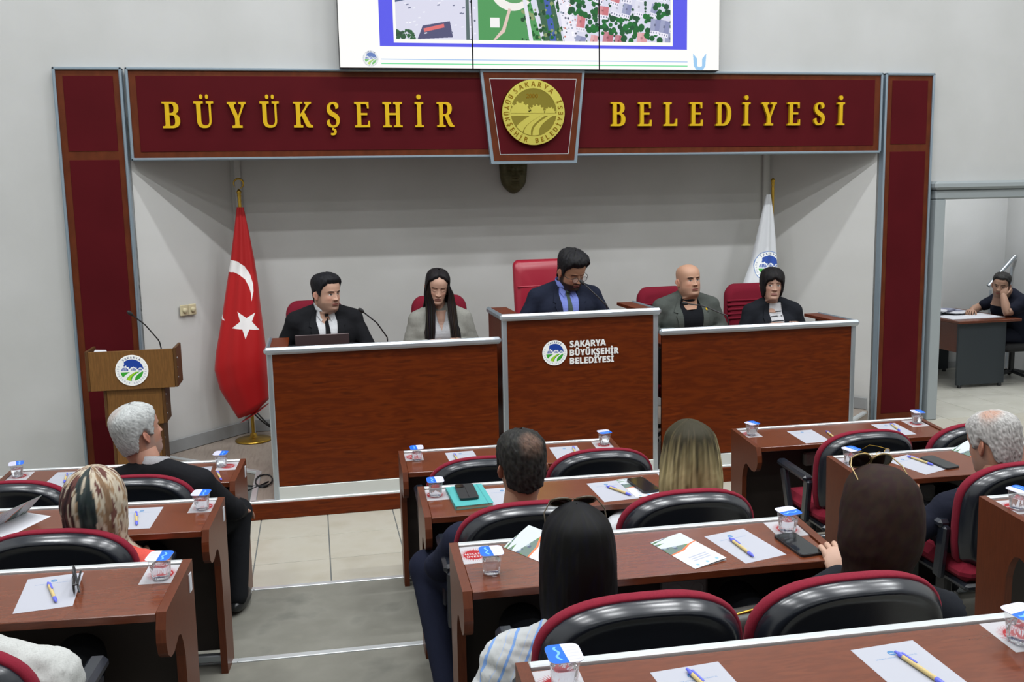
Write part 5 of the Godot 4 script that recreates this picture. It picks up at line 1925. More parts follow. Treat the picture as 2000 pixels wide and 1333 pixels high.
func face_colour(x: float, y: float, a: float, p: Dictionary) -> Color:
	var c: Color = p.skin
	if p.get("plain", false):
		return c
	var ax := absf(x)
	var dark: Color = p.get("brow", Color(0.012, 0.01, 0.009))
	var beard: float = p.get("beard", 0.0)
	if absf(a) < 1.5:
		c = c.lerp(Color(c.r * 1.05, c.g * 0.80, c.b * 0.78), 0.5 * gs(ax - 0.042, 0.02) * gs(y + 0.03, 0.02))
		c = c.lerp(Color(c.r * 0.78, c.g * 0.66, c.b * 0.66), (0.2 if p.get("female", false) else 0.5) * gs(ax - 0.031, 0.015) * gs(y + 0.004, 0.011))  # shade of the eye sockets painted into the skin colour
	if beard > 0.0 and absf(a) < 1.75:
		var m := smoothstep(-0.048, -0.062, y + 0.25 * maxf(0.0, 0.03 - ax) * 0.4) * smoothstep(-0.135, -0.12, y)
		m = maxf(m * (1.0 - 0.75 * gs(ax, 0.02) * gs(y + 0.0505, 0.004)), smoothstep(0.032, 0.024, ax) * gs(y + 0.050, 0.0065))
		m = maxf(m, smoothstep(1.15, 1.35, absf(a)) * smoothstep(0.01, -0.01, y) * smoothstep(-0.135, -0.12, y))
		c = c.lerp(dark, beard * m)
	if absf(a) < 1.2:
		# lips
		var lip := smoothstep(0.0265, 0.021, ax) * smoothstep(0.0105, 0.0085, absf(y + 0.0655) + ax * 0.14)
		c = c.lerp(p.get("lip", Color(0.26, 0.075, 0.065)), 0.8 * lip)
		c = c.lerp(Color(0.05, 0.012, 0.012), 0.8 * smoothstep(0.024, 0.020, ax) * gs(y + 0.0655, 0.0014))
		c = c.lerp(Color(0.06, 0.02, 0.015), 0.7 * gs(ax - 0.008, 0.004) * gs(y + 0.041, 0.0025))
		# eyes
		var ex := ax - 0.0315
		var open: float = p.get("open", 1.0)
		var lid := 0.0064 * open * (1.0 - pow(ex / 0.0145, 2.0))
		if absf(ex) < 0.0145:
			var yy := y - 0.0005
			if open > 0.3 and yy < lid and yy > -lid * 0.75:
				var gaze: Vector2 = p.get("gaze", Vector2.ZERO)
				var ix := x - signf(x) * 0.0315 - gaze.x
				var iy := yy - gaze.y
				c = Color(0.55, 0.50, 0.47)
				if ix * ix + iy * iy < 0.0066 * 0.0066:
					c = Color(0.02, 0.012, 0.008)
			var lash := gs(yy - lid, 0.0022) if open > 0.3 else gs(yy + 0.0035 + 0.0025 * (1.0 - pow(ex / 0.0145, 2.0)), 0.0018)
			c = c.lerp(Color(0.015, 0.01, 0.009), 0.85 * lash)
		# brows
		var by: float = p.get("brow_y", 0.0195) + 0.004 * (1.0 - pow((ax - 0.036) / 0.022, 2.0))
		var bw: float = p.get("brow_w", 0.0056)
		if ax > 0.011 and ax < 0.056:
			c = c.lerp(dark, 0.96 * smoothstep(bw, bw * 0.6, absf(y - by + 0.002)) * smoothstep(0.011, 0.016, ax) * smoothstep(0.056, 0.047, ax))
	return c

func head(b: B, xf: Transform3D, p: Dictionary, quality: int) -> void:
	var ys := []
	var y: float = p.get("low", -0.214)
	while y < 0.1215:
		ys.append(y)
		if quality >= 2:
			y += 0.002 if y > -0.10 and y < 0.03 else (0.0045 if y < 0.1 else 0.0025)
		else:
			y += 0.007 if y < 0.1 else 0.004
	ys.append(0.1215)
	var segs := 144 if quality >= 2 else 44
	var soft := 0.62 if p.get("female", false) else 1.0
	var rows := []
	var cols := []
	for yy in ys:
		var k := head_at(yy, p)
		var row := PackedVector3Array()
		var rc := PackedColorArray()
		for i in segs:
			var t := 2.0 * i / segs - 1.0
			var a := PI * (0.42 * t + 0.58 * t * t * t) if quality >= 2 else PI * t
			var s := sin(a)
			var c := cos(a)
			var x := k.x * signf(s) * pow(absf(s), 0.88)
			var z: float = (k.y if c > 0 else k.z) * signf(c) * pow(absf(c), 0.92)
			if p.get("plain", false) and yy < -0.05:
				var fac := sqrt(maxf(0.0, 1.0 - pow((-0.05 - yy) / 0.0697, 2.0)))
				x *= fac
				z *= 0.35 + 0.65 * fac
			if yy < 0.07 and c > 0.0:
				z += face_bump(x, yy, soft) * smoothstep(0.0, 0.45, c)
			row.append(xf * Vector3(x, yy, z))
			rc.append(face_colour(x, yy, a, p))
		rows.append(row)
		cols.append(rc)
	b.grid(rows, true, cols)
	if p.get("plain", false):
		return
	# ears
	var skin: Color = p.skin
	for s in [-1.0, 1.0]:
		var er := []
		var ec := []
		for i in 9:
			var t := PI * i / 8.0
			var row := PackedVector3Array()
			var rc := PackedColorArray()
			for j in 16:
				var a := TAU * j / 16.0
				var q := Vector3(sin(t) * cos(a), cos(t), sin(t) * sin(a))
				var cup := 0.55 * gs(q.y - 0.1, 0.5) * gs(q.z - 0.15, 0.5) * (1.0 if q.x > 0 else 0.0)
				var e := Vector3(q.x * (0.011 - 0.010 * cup), q.y * (0.031 if q.y > 0 else 0.029), q.z * (0.017 if q.y > 0 else 0.012))
				var w := Vector3((0.0765 * p.get("wide", 1.0) + e.x + 0.015 * maxf(0.0, -e.z / 0.017)) * s, e.y - 0.012, e.z - 0.008 - e.y * 0.25)
				row.append(xf * w)
				rc.append(Color(skin.r * 1.0, skin.g * 0.82, skin.b * 0.8).lerp(Color(0.12, 0.05, 0.04), cup * 0.8))
			er.append(row)
			ec.append(rc)
		b.grid(er, true, ec)

func line_at(line: Array, a: float) -> float:
	for i in line.size() - 1:
		if a <= line[i + 1][0]:
			return lerpf(line[i][1], line[i + 1][1], smoothstep(line[i][0], line[i + 1][0], a))
	return line[line.size() - 1][1]

const LINE_MAN := [[0.0, 0.070], [0.55, 0.072], [0.95, 0.052], [1.15, 0.030], [1.32, -0.020], [1.48, -0.012], [1.62, 0.018], [1.85, 0.0], [2.2, -0.07], [3.15, -0.085]]
const LINE_WOMAN := [[0.0, 0.092], [0.35, 0.082], [0.9, 0.055], [1.18, 0.012], [1.36, -0.04], [1.6, -0.10], [2.2, -0.13], [3.15, -0.14]]
const LINE_BOB := [[0.0, 0.045], [0.35, 0.030], [0.62, 0.024], [0.85, 0.0], [0.98, -0.055], [1.25, -0.085], [1.9, -0.095], [3.15, -0.10]]

# hair as a second skin over the skull, sinking into it below the hairline
func hair(b: B, xf: Transform3D, p: Dictionary, h: Dictionary) -> void:
	var line: Array = h.get("line", LINE_MAN)
	var n := FastNoiseLite.new()
	n.seed = h.get("seed", 3)
	n.frequency = 1.0
	var top: float = h.get("top", 0.02)
	var side: float = h.get("side", 0.007)
	var base: Color = h.base
	var hi: Color = h.get("hi", base)
	var rows := []
	var cols := []
	var segs: int = 120
	var y := -0.15
	while y < 0.1216:
		var yy := minf(y, 0.1214)
		var k := head_at(yy, p)
		var row := PackedVector3Array()
		var rc := PackedColorArray()
		for i in segs:
			var a := PI * (2.0 * i / segs - 1.0)
			var s := sin(a)
			var c := cos(a)
			var q := Vector3(k.x * signf(s) * pow(absf(s), 0.88), yy, (k.y if c > 0 else k.z) * signf(c) * pow(absf(c), 0.92))
			var d := (q - Vector3(0, 0.0, -0.005)).normalized()
			var yh := line_at(line, absf(a)) + 0.004 * n.get_noise_2d(a * 9.0, 3.0)
			var m := smoothstep(-0.004, 0.014, yy - yh)
			var thick: float = lerpf(side, top, smoothstep(0.01, 0.10, yy)) + h.get("quiff", 0.0) * smoothstep(0.05, 0.10, yy) * maxf(0.0, c)
			if h.has("part"):
				thick -= 0.006 * gs(q.x - h.part, 0.005) * smoothstep(0.0, 0.5, c + 0.3) * smoothstep(0.06, 0.09, yy)
			var sn := n.get_noise_3d(q.x * h.get("fx", 60.0), q.y * h.get("fy", 26.0), q.z * h.get("fz", 60.0))
			var fine := n.get_noise_3d(q.x * 260.0, q.y * 40.0, q.z * 260.0)
			thick += h.get("rough", 0.004) * sn + 0.0015 * fine
			row.append(xf * (q + d * (-0.012 + (maxf(thick, 0.0) + 0.012) * m)))
			var cc := base.lerp(hi, clampf(0.5 + 0.9 * sn * 0.6 + 0.7 * fine, 0.0, 1.0))
			if h.has("thin"):
				var tc: Color = p.skin
				var w: float = h.thin * smoothstep(0.05, 0.02, Vector2(q.x - h.get("thin_x", 0.0), q.z + h.get("thin_z", 0.055)).length()) * smoothstep(0.03, 0.09, yy)
				cc = cc.lerp(tc, clampf(w * (0.8 + 0.9 * fine), 0.0, 1.0))
			rc.append(cc)
		rows.append(row)
		cols.append(rc)
		y += 0.0045 if y < 0.09 else 0.0035
	b.grid(rows, true, cols)

# hanging hair or headscarf: rings of [height, half width, front, back, shift back]
func drape(b: B, xf: Transform3D, keys: Array, fold: float, nf: float, tint: Callable, seed_ := 1, fine := 0.0) -> void:
	var n := FastNoiseLite.new()
	n.seed = seed_
	n.frequency = 1.0
	var rows := []
	var cols := []
	var steps := 60
	for r in steps + 1:
		var t := float(r) / steps * (keys.size() - 1)
		var i := mini(int(t), keys.size() - 2)
		var f := t - i
		var K := []
		for k in 4:
			var a: float = keys[max(i - 1, 0)][k]
			var c: float = keys[i][k]
			var e: float = keys[i + 1][k]
			var g: float = keys[min(i + 2, keys.size() - 1)][k]
			K.append(cubic_interpolate(c, e, a, g, f))
		var row := PackedVector3Array()
		var rc := PackedColorArray()
		for j in 120:
			var a := TAU * j / 120.0 - PI
			var s := sin(a)
			var c := cos(a)
			var grow := smoothstep(0.0, 0.35, float(r) / steps)
			var g := 1.0 + fold * (n.get_noise_2d(a * nf, t * 0.6) * 0.8 + n.get_noise_2d(a * nf * 2.7, t * 0.5 + 9.0) * 0.5) * grow + fine * n.get_noise_2d(a * 42.0, t * 0.35 + 4.0) * (0.3 + 0.7 * grow)
			var q := Vector3(maxf(K[1], 0.001) * signf(s) * pow(absf(s), 0.85) * g, K[0], (K[2] if c > 0 else K[3]) * c * g)
			row.append(xf * q)
			rc.append(tint.call(a, float(r) / steps, n, q))
		rows.append(row)
		cols.append(rc)
	b.grid(rows, true, cols)

func hand(b: B, xf: Transform3D, side: float, curl: float, spread := 1.0) -> void:
	# fingers along +z, back of the hand up, thumb towards side * x
	b.ell(xf * Vector3(0, 0, 0.048), Vector3(0.040, 0.0155, 0.052), xf.basis, 16, 9)
	b.ell(xf * Vector3(0, 0, 0.005), Vector3(0.027, 0.019, 0.035), xf.basis, 14, 8)
	var len := [0.078, 0.090, 0.084, 0.066]
	for i in 4:
		var p := Vector3(side * (0.029 - 0.0195 * i), -0.001, 0.088 - 0.004 * absf(i - 1.3))
		var yaw := side * (0.10 - 0.075 * i) * spread
		var pitch := 0.06 + curl * 0.35
		var pts := [xf * (p - Vector3(0, 0, 0.02))]
		var rad := [0.0095]
		for k in 3:
			pts.append(xf * p)
			rad.append([0.0095, 0.0088, 0.0080][k])
			p += Basis(Vector3.UP, yaw) * Basis(Vector3.RIGHT, pitch) * Vector3(0, 0, len[i] * [0.45, 0.31, 0.24][k])
			pitch += curl * [0.75, 0.6, 0.4][k]
		pts.append(xf * p)
		rad.append(0.0062)
		b.tube(pts, rad, 8)
	var q := Vector3(side * 0.026, -0.004, 0.022)
	var tp := [xf * (q - Vector3(side * 0.01, 0, 0.01)), xf * q]
	for k in 3:
		q += Basis(Vector3.UP, side * (0.85 - 0.3 * k - curl * 0.12)) * Vector3(0, -0.004 - 0.006 * curl, [0.036, 0.029, 0.022][k])
		tp.append(xf * q)
	b.tube(tp, [0.012, 0.0125, 0.0108, 0.0098, 0.006], 8)

func towards(from: Vector3, to: Vector3, up := Vector3.UP) -> Basis:
	var z := (to - from).normalized()
	var x := up.cross(z).normalized()
	return Basis(x, z.cross(x), z)

# a seated figure; local +z is where it faces, +x its left hand
func person(o: Dictionary) -> Dictionary:
	var t := thing("person", o.label, "person", o.at, o.yaw)
	var inv := t.transform.affine_inverse()
	var hc: Vector3 = inv * (o.head as Vector3)
	var sh: Vector3 = inv * (o.sh as Vector3)
	var sw: float = o.get("sw", 0.185)
	var hip: float = o.get("hip", 0.45)
	var bulk: float = o.get("bulk", 1.0)
	var cell: float = o.get("cell", 0.012)
	var elbow := []
	var wrist := []
	for i in 2:
		var s := 1.0 if i == 0 else -1.0
		var e := Vector3(s * (sw + 0.075), sh.y - 0.27, sh.z + 0.04)
		var w := Vector3(s * 0.13, sh.y - 0.30, sh.z + 0.28)
		if o.has("arms") and o.arms[i] != null:
			e = inv * (o.arms[i][0] as Vector3)
			w = inv * (o.arms[i][1] as Vector3)
		elbow.append(e)
		wrist.append(w)
	var lo := Vector3(-0.36, hip - 0.16, minf(sh.z, 0.0) - 0.24)
	var hi := Vector3(0.36, sh.y + 0.14, maxf(sh.z, 0.0) + 0.24)
	for i in 2:
		lo = lo.min(elbow[i] - Vector3(0.1, 0.1, 0.1)).min(wrist[i] - Vector3(0.08, 0.08, 0.08))
		hi = hi.max(elbow[i] + Vector3(0.1, 0.1, 0.1)).max(wrist[i] + Vector3(0.08, 0.08, 0.08))
	var f := F.new(lo, hi, cell)
	var neck := Vector3(sh.x, sh.y + 0.045, sh.z - 0.005)
	for s in [-1.0, 1.0]:
		f.cap(Vector3(s * 0.085, hip, 0.0), Vector3(sh.x + s * 0.085, sh.y - 0.13, sh.z + 0.005), 0.115 * bulk, 0.112 * bulk, 0.06)
		f.cap(Vector3(sh.x + s * 0.035, sh.y + 0.045, sh.z - 0.015), Vector3(sh.x + s * (sw - 0.01), sh.y - 0.02, sh.z - 0.005), 0.052, 0.062, 0.05)
	var sl: float = o.get("sleeve", 1.0)
	var puff: float = o.get("puff", 1.0)
	for i in 2:
		var s := 1.0 if i == 0 else -1.0
		var a := Vector3(sh.x + s * sw, sh.y - 0.04, sh.z)
		if sl >= 1.0:
			f.cap(a, elbow[i], 0.062 * puff, 0.050 * puff, 0.035)
			f.cap(elbow[i], (elbow[i] as Vector3).lerp(wrist[i], 0.93), 0.050 * puff, 0.036, 0.02)
		else:
			f.cap(a, a.lerp(elbow[i], sl), 0.064, 0.060, 0.03)
	f.cap(neck - Vector3(0, 0.06, 0.01), neck + Vector3(0, -0.012, -0.012), 0.064, 0.054, 0.045)
	# light creases
	var cl := B.new()
	f.mesh_into(cl, 0.0)
	var n := FastNoiseLite.new()
	n.seed = o.get("seed", 2)
	n.frequency = 9.0
	var cr: float = o.get("crease", 0.004)
	for i in cl.v.size():
		var p := cl.v[i]
		cl.v[i] = p + cl.n[i] * (cr * n.get_noise_3d(p.x, p.y * 1.8, p.z))
		cl.uv[i] = Vector2((p.x + p.z * 0.35 + p.y * 0.42) / 0.05, p.y)
	smooth_normals(cl)
	part(o.get("top_name", "jacket"), cl.mesh(), o.top, t)
	# legs
	var knee := []
	var ankle := []
	for s in [1.0, -1.0]:
		knee.append(Vector3(s * 0.13, hip + 0.05, 0.44))
		ankle.append(Vector3(s * 0.12, 0.09, 0.40))
	if o.has("knees"):
		for i in 2:
			knee[i] = inv * (o.knees[i][0] as Vector3)
			ankle[i] = inv * (o.knees[i][1] as Vector3)
	lo = Vector3(-0.3, 0.0, -0.2)
	hi = Vector3(0.3, hip + 0.15, 0.2)
	for i in 2:
		lo = lo.min(knee[i] - Vector3(0.1, 0.1, 0.1)).min(ankle[i] - Vector3(0.1, 0.03, 0.1))
		hi = hi.max(knee[i] + Vector3(0.1, 0.12, 0.1)).max(ankle[i] + Vector3(0.1, 0.1, 0.1))
	var g := F.new(lo, hi, 0.017)
	for i in 2:
		var s := 1.0 if i == 0 else -1.0
		g.cap(Vector3(s * 0.085, hip, 0.0), knee[i], 0.095, 0.066, 0.04)
		g.cap(knee[i], ankle[i], 0.064, 0.050, 0.02)
	var tr := B.new()
	g.mesh_into(tr, 0.0)
	part(o.get("low_name", "trousers"), tr.mesh(), o.low, t)
	for i in 2:
		var sb := B.new()
		var a: Vector3 = ankle[i]
		sb.ell(Vector3(a.x, 0.045, a.z + 0.06), Vector3(0.042, 0.044, 0.125), Basis(), 14, 9)
		part("shoe", sb.mesh(), M.black, t)
	# body: skin under the clothes, head and hands
	var rot: Vector3 = o.get("rot", Vector3.ZERO)
	var hx := Transform3D(Basis.from_euler(Vector3(deg_to_rad(rot.x), deg_to_rad(rot.y), deg_to_rad(rot.z)), EULER_ORDER_YXZ).scaled(Vector3.ONE * o.get("hs", 1.0)), hc)
	var p: Dictionary = o.face
	var bd := B.new()
	bd.col = p.skin
	f.mesh_into(bd, -0.016)
	if not o.get("covered", false):
		bd.tube([neck - Vector3(0, 0.05, 0), neck.lerp(hc, 0.55) - Vector3(0, 0, 0.012)], [0.056 if not p.get("female", false) else 0.048, 0.05 if not p.get("female", false) else 0.043], 24)
	head(bd, hx, p, o.get("quality", 2))
	for i in 2:
		var s := 1.0 if i == 0 else -1.0
		if sl < 1.0:
			var a := Vector3(sh.x + s * sw, sh.y - 0.04, sh.z)
			bd.tube([a.lerp(elbow[i], sl * 0.8), a.lerp(elbow[i], 0.9), elbow[i], (elbow[i] as Vector3).lerp(wrist[i], 0.15), (elbow[i] as Vector3).lerp(wrist[i], 0.4), wrist[i]], [0.046, 0.044, 0.042, 0.042, 0.043, 0.028], 16)
		var hdir: Vector3 = (wrist[i] - elbow[i]).normalized()
		var target: Vector3 = wrist[i] + hdir
		if o.has("hand_to") and o.hand_to[i] != null:
			target = inv * (o.hand_to[i] as Vector3)
		hand(bd, Transform3D(towards(wrist[i], target, o.get("hand_up", Vector3.UP)), wrist[i] - hdir * 0.012), -s, o.get("curl", 0.5))
	part("body", bd.mesh(), M.skin, t)
	return {"node": t, "field": f, "hx": hx, "sh": sh, "neck": neck, "hc": hc}

func smooth_normals(b: B) -> void:
	for i in b.n.size():
		b.n[i] = Vector3.ZERO
	for i in range(0, b.idx.size(), 3):
		var x := b.idx[i]
		var y := b.idx[i + 1]
		var z := b.idx[i + 2]
		var nn := (b.v[z] - b.v[x]).cross(b.v[y] - b.v[x])
		b.n[x] += nn
		b.n[y] += nn
		b.n[z] += nn
	for i in b.n.size():
		b.n[i] = b.n[i].normalized()

func on_chest(r: Dictionary, called: String, pts: Array, lift: float, m: Material) -> void:
	var parent: Node3D = r.node
	if called in ["lapel", "lapel_pin"]:
		parent = r.node.get_node("jacket")
	elif called in ["collar_wing", "tie"]:
		parent = r.node.get_node("shirt")
	elif called == "stripe":
		parent = r.node.get_node("striped_top")
	var q := PackedVector2Array()
	for i in range(0, pts.size(), 2):
		q.append(Vector2(r.sh.x + pts[i], r.sh.y + pts[i + 1]))
	part(called, patch(r.field, q, lift), m, parent)

func collar(r: Dictionary, m: Material, drop := 0.0, radius := 0.062, tall := 0.038) -> void:
	var b := B.new()
	var rows := []
	for k in [[0.0, 1.0], [0.3, 1.02], [1.0, 0.94], [1.0, 0.90], [0.0, 0.96]]:
		var row := PackedVector3Array()
		for i in 40:
			var a := TAU * i / 40.0
			var lean := -0.020 * cos(a)
			row.append(r.neck + Vector3(sin(a) * radius * k[1] * 1.06, lean + k[0] * tall + 0.012 - drop, cos(a) * radius * k[1] * 1.16 + 0.010))
		rows.append(row)
	b.grid(rows, true)
	part("collar", b.mesh(), m, r.node)

func suit_front(r: Dictionary, shirt: Material, tie: Material, jacket: Material, v := 0.05, low := -0.34) -> void:
	on_chest(r, "shirt", [-v * 0.9, 0.055, v * 0.9, 0.055, v * 1.15, -0.03, v * 0.85, low * 0.6, v * 0.3, low, -v * 0.3, low, -v * 0.85, low * 0.6, -v * 1.15, -0.03], 0.006, shirt)
	if tie:
		on_chest(r, "tie", [-0.016, 0.012, 0.016, 0.012, 0.011, -0.025, 0.026, low * 0.72, 0.0, low * 0.95, -0.026, low * 0.72, -0.011, -0.025], 0.013, tie)
		on_chest(r, "collar_wing", [-0.052, 0.05, -0.012, 0.018, -0.034, -0.03, -0.058, 0.01], 0.017, shirt)
		on_chest(r, "collar_wing", [0.052, 0.05, 0.012, 0.018, 0.034, -0.03, 0.058, 0.01], 0.017, shirt)
	if tie:
		var kb := B.new()
		kb.prism(P2([-0.017, 0.018, 0.017, 0.018, 0.011, -0.02, -0.011, -0.02]), -0.02, 0.012)
		part("tie_knot", kb.mesh(), tie, r.node.get_node("shirt"), r.neck + Vector3(0, -0.022, 0.078), Basis(Vector3.RIGHT, -0.25))
	for s in [-1.0, 1.0]:
		on_chest(r, "lapel", [s * v * 1.05, 0.05, s * (v + 0.035), 0.02, s * (v + 0.062), -0.055, s * (v + 0.045), -0.065, s * (v + 0.055), -0.085, s * v * 0.7, low * 0.85, s * v * 0.25, low, s * v * 0.85, low * 0.55, s * v * 1.15, -0.03], 0.011, jacket)

func black_streak(dark: Color, light: Color) -> Callable:
	return func(a: float, t: float, n: FastNoiseLite, _q: Vector3) -> Color:
		return dark.lerp(light, clampf(0.3 + 1.1 * n.get_noise_2d(a * 26.0, t * 1.5), 0.0, 1.0))

func wear_glasses(r: Dictionary, frame: Material, lens: Material, up: float, fwd: float, size: float, tilt := 0.0, thick := 0.0016) -> void:
	var g := B.new()
	var l := B.new()
	var hx: Transform3D = r.hx
	var x := Transform3D(hx.basis * Basis(Vector3.RIGHT, tilt), hx * Vector3(0, up, fwd))
	for s in [-1.0, 1.0]:
		var pts := []
		var fl := PackedVector2Array()
		for i in 25:
			var a := TAU * i / 24.0
			var p := Vector2(s * 0.034 + cos(a) * size * 1.2, sin(a) * size)
			pts.append(x * Vector3(p.x, p.y, 0.0))
			if i < 24:
				fl.append(p)
		g.tube(pts, [thick], 6)
		l.prism(fl, -0.0006, 0.0006, x)
		var tx: float = s * (0.034 + size * 1.2)
		g.tube([x * Vector3(tx, size * 0.4, 0), x * Vector3(s * 0.082, size * 0.3, -0.03), x * Vector3(s * 0.083, size * 0.1, -0.10), x * Vector3(s * 0.08, -0.03, -0.125)], [0.002], 6)
	g.tube([x * Vector3(-0.010, size * 0.35, 0), x * Vector3(0, size * 0.5, 0.002), x * Vector3(0.010, size * 0.35, 0)], [0.0016], 6)
	var gf := part("glasses_frame", g.mesh(), frame, r.node)
	part("lenses", l.mesh(), lens, gf)

func build_people() -> void:
	var black := Color(0.009, 0.009, 0.011)
	var skin1 := Color(0.42, 0.235, 0.165)
	var skin2 := Color(0.47, 0.28, 0.205)
	var white_shirt := cloth(lin(0.56, 0.57, 0.60))
	var py := 0.114
	var desk_y := 1.01
	# 1 man with the laptop
	var suit := cloth(lin(0.0085, 0.009, 0.0115))
	var r := person({"label": "man in black suit and tie with laptop at the left counter", "at": Vector3(0.045, py, -6.86), "yaw": 0.16, "head": Vector3(0.075, 1.352, -6.73), "rot": Vector3(2, 30, 0), "sh": Vector3(0.055, 1.195, -6.765), "sw": 0.205, "hip": 0.50, "bulk": 1.08, "cell": 0.010, "hs": 1.02,
		"arms": [[Vector3(0.36, 0.94, -6.72), Vector3(0.22, 0.995, -6.58)], [Vector3(-0.26, 0.94, -6.78), Vector3(-0.15, 0.995, -6.58)]], "top": suit, "low": suit, "face": {"skin": skin2, "beard": 0.42, "gaze": Vector2(0.002, 0.0), "wide": 1.04, "jaw": 1.06}})
	suit_front(r, white_shirt, cloth(lin(0.006, 0.006, 0.008)), suit, 0.062)
	collar(r, white_shirt, 0.0, 0.068, 0.045)
	var b := B.new()
	hair(b, r.hx, {"skin": skin2, "wide": 1.04}, {"base": black, "hi": Color(0.02, 0.02, 0.024), "top": 0.022, "side": 0.007, "quiff": 0.008, "seed": 4})
	part("hair", b.mesh(), M.hair, r.node)
	# 2 woman with long dark hair
	var grey := cloth(lin(0.27, 0.27, 0.245))
	var face2 := {"skin": Color(0.47, 0.285, 0.215), "open": 0.15, "female": true, "jaw": 0.95, "wide": 1.0, "brow_w": 0.0036, "brow_y": 0.0215, "lip": Color(0.22, 0.07, 0.065)}
	r = person({"label": "woman with long dark hair in grey blazer looking down", "at": Vector3(0.86, py, -6.86), "yaw": -0.04, "head": Vector3(0.838, 1.372, -6.70), "rot": Vector3(16, 2, -5), "sh": Vector3(0.86, 1.165, -6.75), "sw": 0.165, "hip": 0.47, "bulk": 0.92, "cell": 0.010, "hs": 0.95,
		"arms": [[Vector3(1.10, 0.92, -6.74), Vector3(0.99, 0.99, -6.60)], [Vector3(0.62, 0.92, -6.74), Vector3(0.74, 0.99, -6.60)]], "top": grey, "low": suit, "face": face2})
	on_chest(r, "blouse", [-0.045, 0.03, 0.045, 0.03, 0.055, -0.10, 0.06, -0.26, -0.06, -0.26, -0.055, -0.10], 0.006, white_shirt)
	on_chest(r, "neckline", [-0.036, 0.04, 0.036, 0.04, 0.024, -0.03, 0.0, -0.10, -0.024, -0.03], 0.009, mat(Color(face2.skin).linear_to_srgb(), 0.5))
	for s in [-1.0, 1.0]:
		on_chest(r, "lapel", [s * 0.05, 0.035, s * 0.085, 0.0, s * 0.10, -0.08, s * 0.085, -0.26, s * 0.06, -0.26, s * 0.058, -0.1], 0.010, grey)
	b = B.new()
	hair(b, r.hx, face2, {"line": LINE_WOMAN, "base": black, "hi": Color(0.018, 0.015, 0.015), "top": 0.017, "side": 0.016, "part": 0.0, "rough": 0.002, "seed": 8})
	drape(b, r.hx, [[0.03, 0.084, -0.02, 0.112], [-0.06, 0.088, -0.012, 0.112], [-0.13, 0.088, -0.008, 0.108], [-0.20, 0.09, -0.01, 0.108], [-0.27, 0.08, -0.02, 0.11]], 0.03, 2.0, black_streak(Color(0.006, 0.006, 0.007), Color(0.014, 0.011, 0.010)), 21, 0.02)
	for s in [-1.0, 1.0]:
		for i in 36:
			var u := i / 35.0
			var root: Vector3 = r.hx * Vector3(s * lerpf(0.066, 0.082, minf(u * 2.0, 1.0)) * (1.0 if u < 0.7 else 0.85), lerpf(0.045, 0.0, u), lerpf(0.050, -0.075, u))
			var mid: Vector3 = r.sh + Vector3(s * (lerpf(0.050, 0.12, u) if u < 0.7 else lerpf(0.10, 0.05, (u - 0.7) / 0.3)), 0.085 - 0.01 * u, lerpf(0.10, 0.0, u))
			var low: Vector3 = r.sh + Vector3(s * (0.062 + 0.055 * u), -0.10, lerpf(0.155, 0.12, u))
			var tip: Vector3 = r.sh + Vector3(s * (0.075 + 0.05 * u + 0.012 * sin(i * 3.0)), -0.245 - 0.02 * sin(i * 2.1), lerpf(0.165, 0.15, u))
			b.col = Color(0.007, 0.007, 0.008).lerp(Color(0.020, 0.014, 0.011), 0.5 + 0.5 * sin(i * 5.3))
			var jit := Vector3(0.006 * sin(i * 7.1), 0.0, 0.007 * sin(i * 4.7))
			mid += jit
			low += jit * 1.4
			b.tube([root, root.lerp(mid, 0.5) + Vector3(s * 0.010, 0, 0.0), mid, mid.lerp(low, 0.5), low, low.lerp(tip, 0.6), tip], [0.007, 0.0085, 0.0085, 0.008, 0.007, 0.0055, 0.002], 6)
	part("hair", b.mesh(), M.hair, r.node)
	for s in [-1.0, 1.0]:
		b = B.new()
		b.ell(r.hx * Vector3(s * 0.074, -0.046, 0.012), Vector3(0.0055, 0.007, 0.0055), Basis(), 10, 7)
		part("earring", b.mesh(), M.steel, r.node)
	# 3 man at the middle counter
	var navy := cloth(lin(0.0125, 0.0165, 0.034))
	var blue_shirt := cloth(lin(0.19, 0.24, 0.62))
	var face3 := {"skin": Color(0.36, 0.195, 0.125), "beard": 0.95, "open": 0.15, "wide": 1.06, "jaw": 1.08, "brow_w": 0.005}
	r = person({"label": "man with beard and glasses in navy suit reading at the middle counter", "at": Vector3(1.765, py, -6.84), "yaw": 0.06, "head": Vector3(1.803, 1.452, -6.67), "rot": Vector3(27, 16, 4), "sh": Vector3(1.77, 1.295, -6.745), "sw": 0.215, "hip": 0.55, "bulk": 1.18, "cell": 0.010, "hs": 1.06,
		"arms": [[Vector3(2.10, 1.06, -6.72), Vector3(1.95, 1.135, -6.58)], [Vector3(1.43, 1.06, -6.72), Vector3(1.58, 1.135, -6.58)]], "top": navy, "low": navy, "face": face3})
	suit_front(r, blue_shirt, cloth(lin(0.060, 0.085, 0.070)), navy, 0.06)
	collar(r, blue_shirt, 0.0, 0.068)
	b = B.new()
	hair(b, r.hx, face3, {"base": black, "hi": Color(0.024, 0.024, 0.026), "top": 0.034, "side": 0.010, "quiff": 0.012, "rough": 0.007, "seed": 12})
	part("hair", b.mesh(), M.hair, r.node)
	wear_glasses(r, M.black, M.clear_lens, -0.004, 0.110, 0.019)
	# 4 bald man
	var blazer := cloth(lin(0.072, 0.082, 0.075))
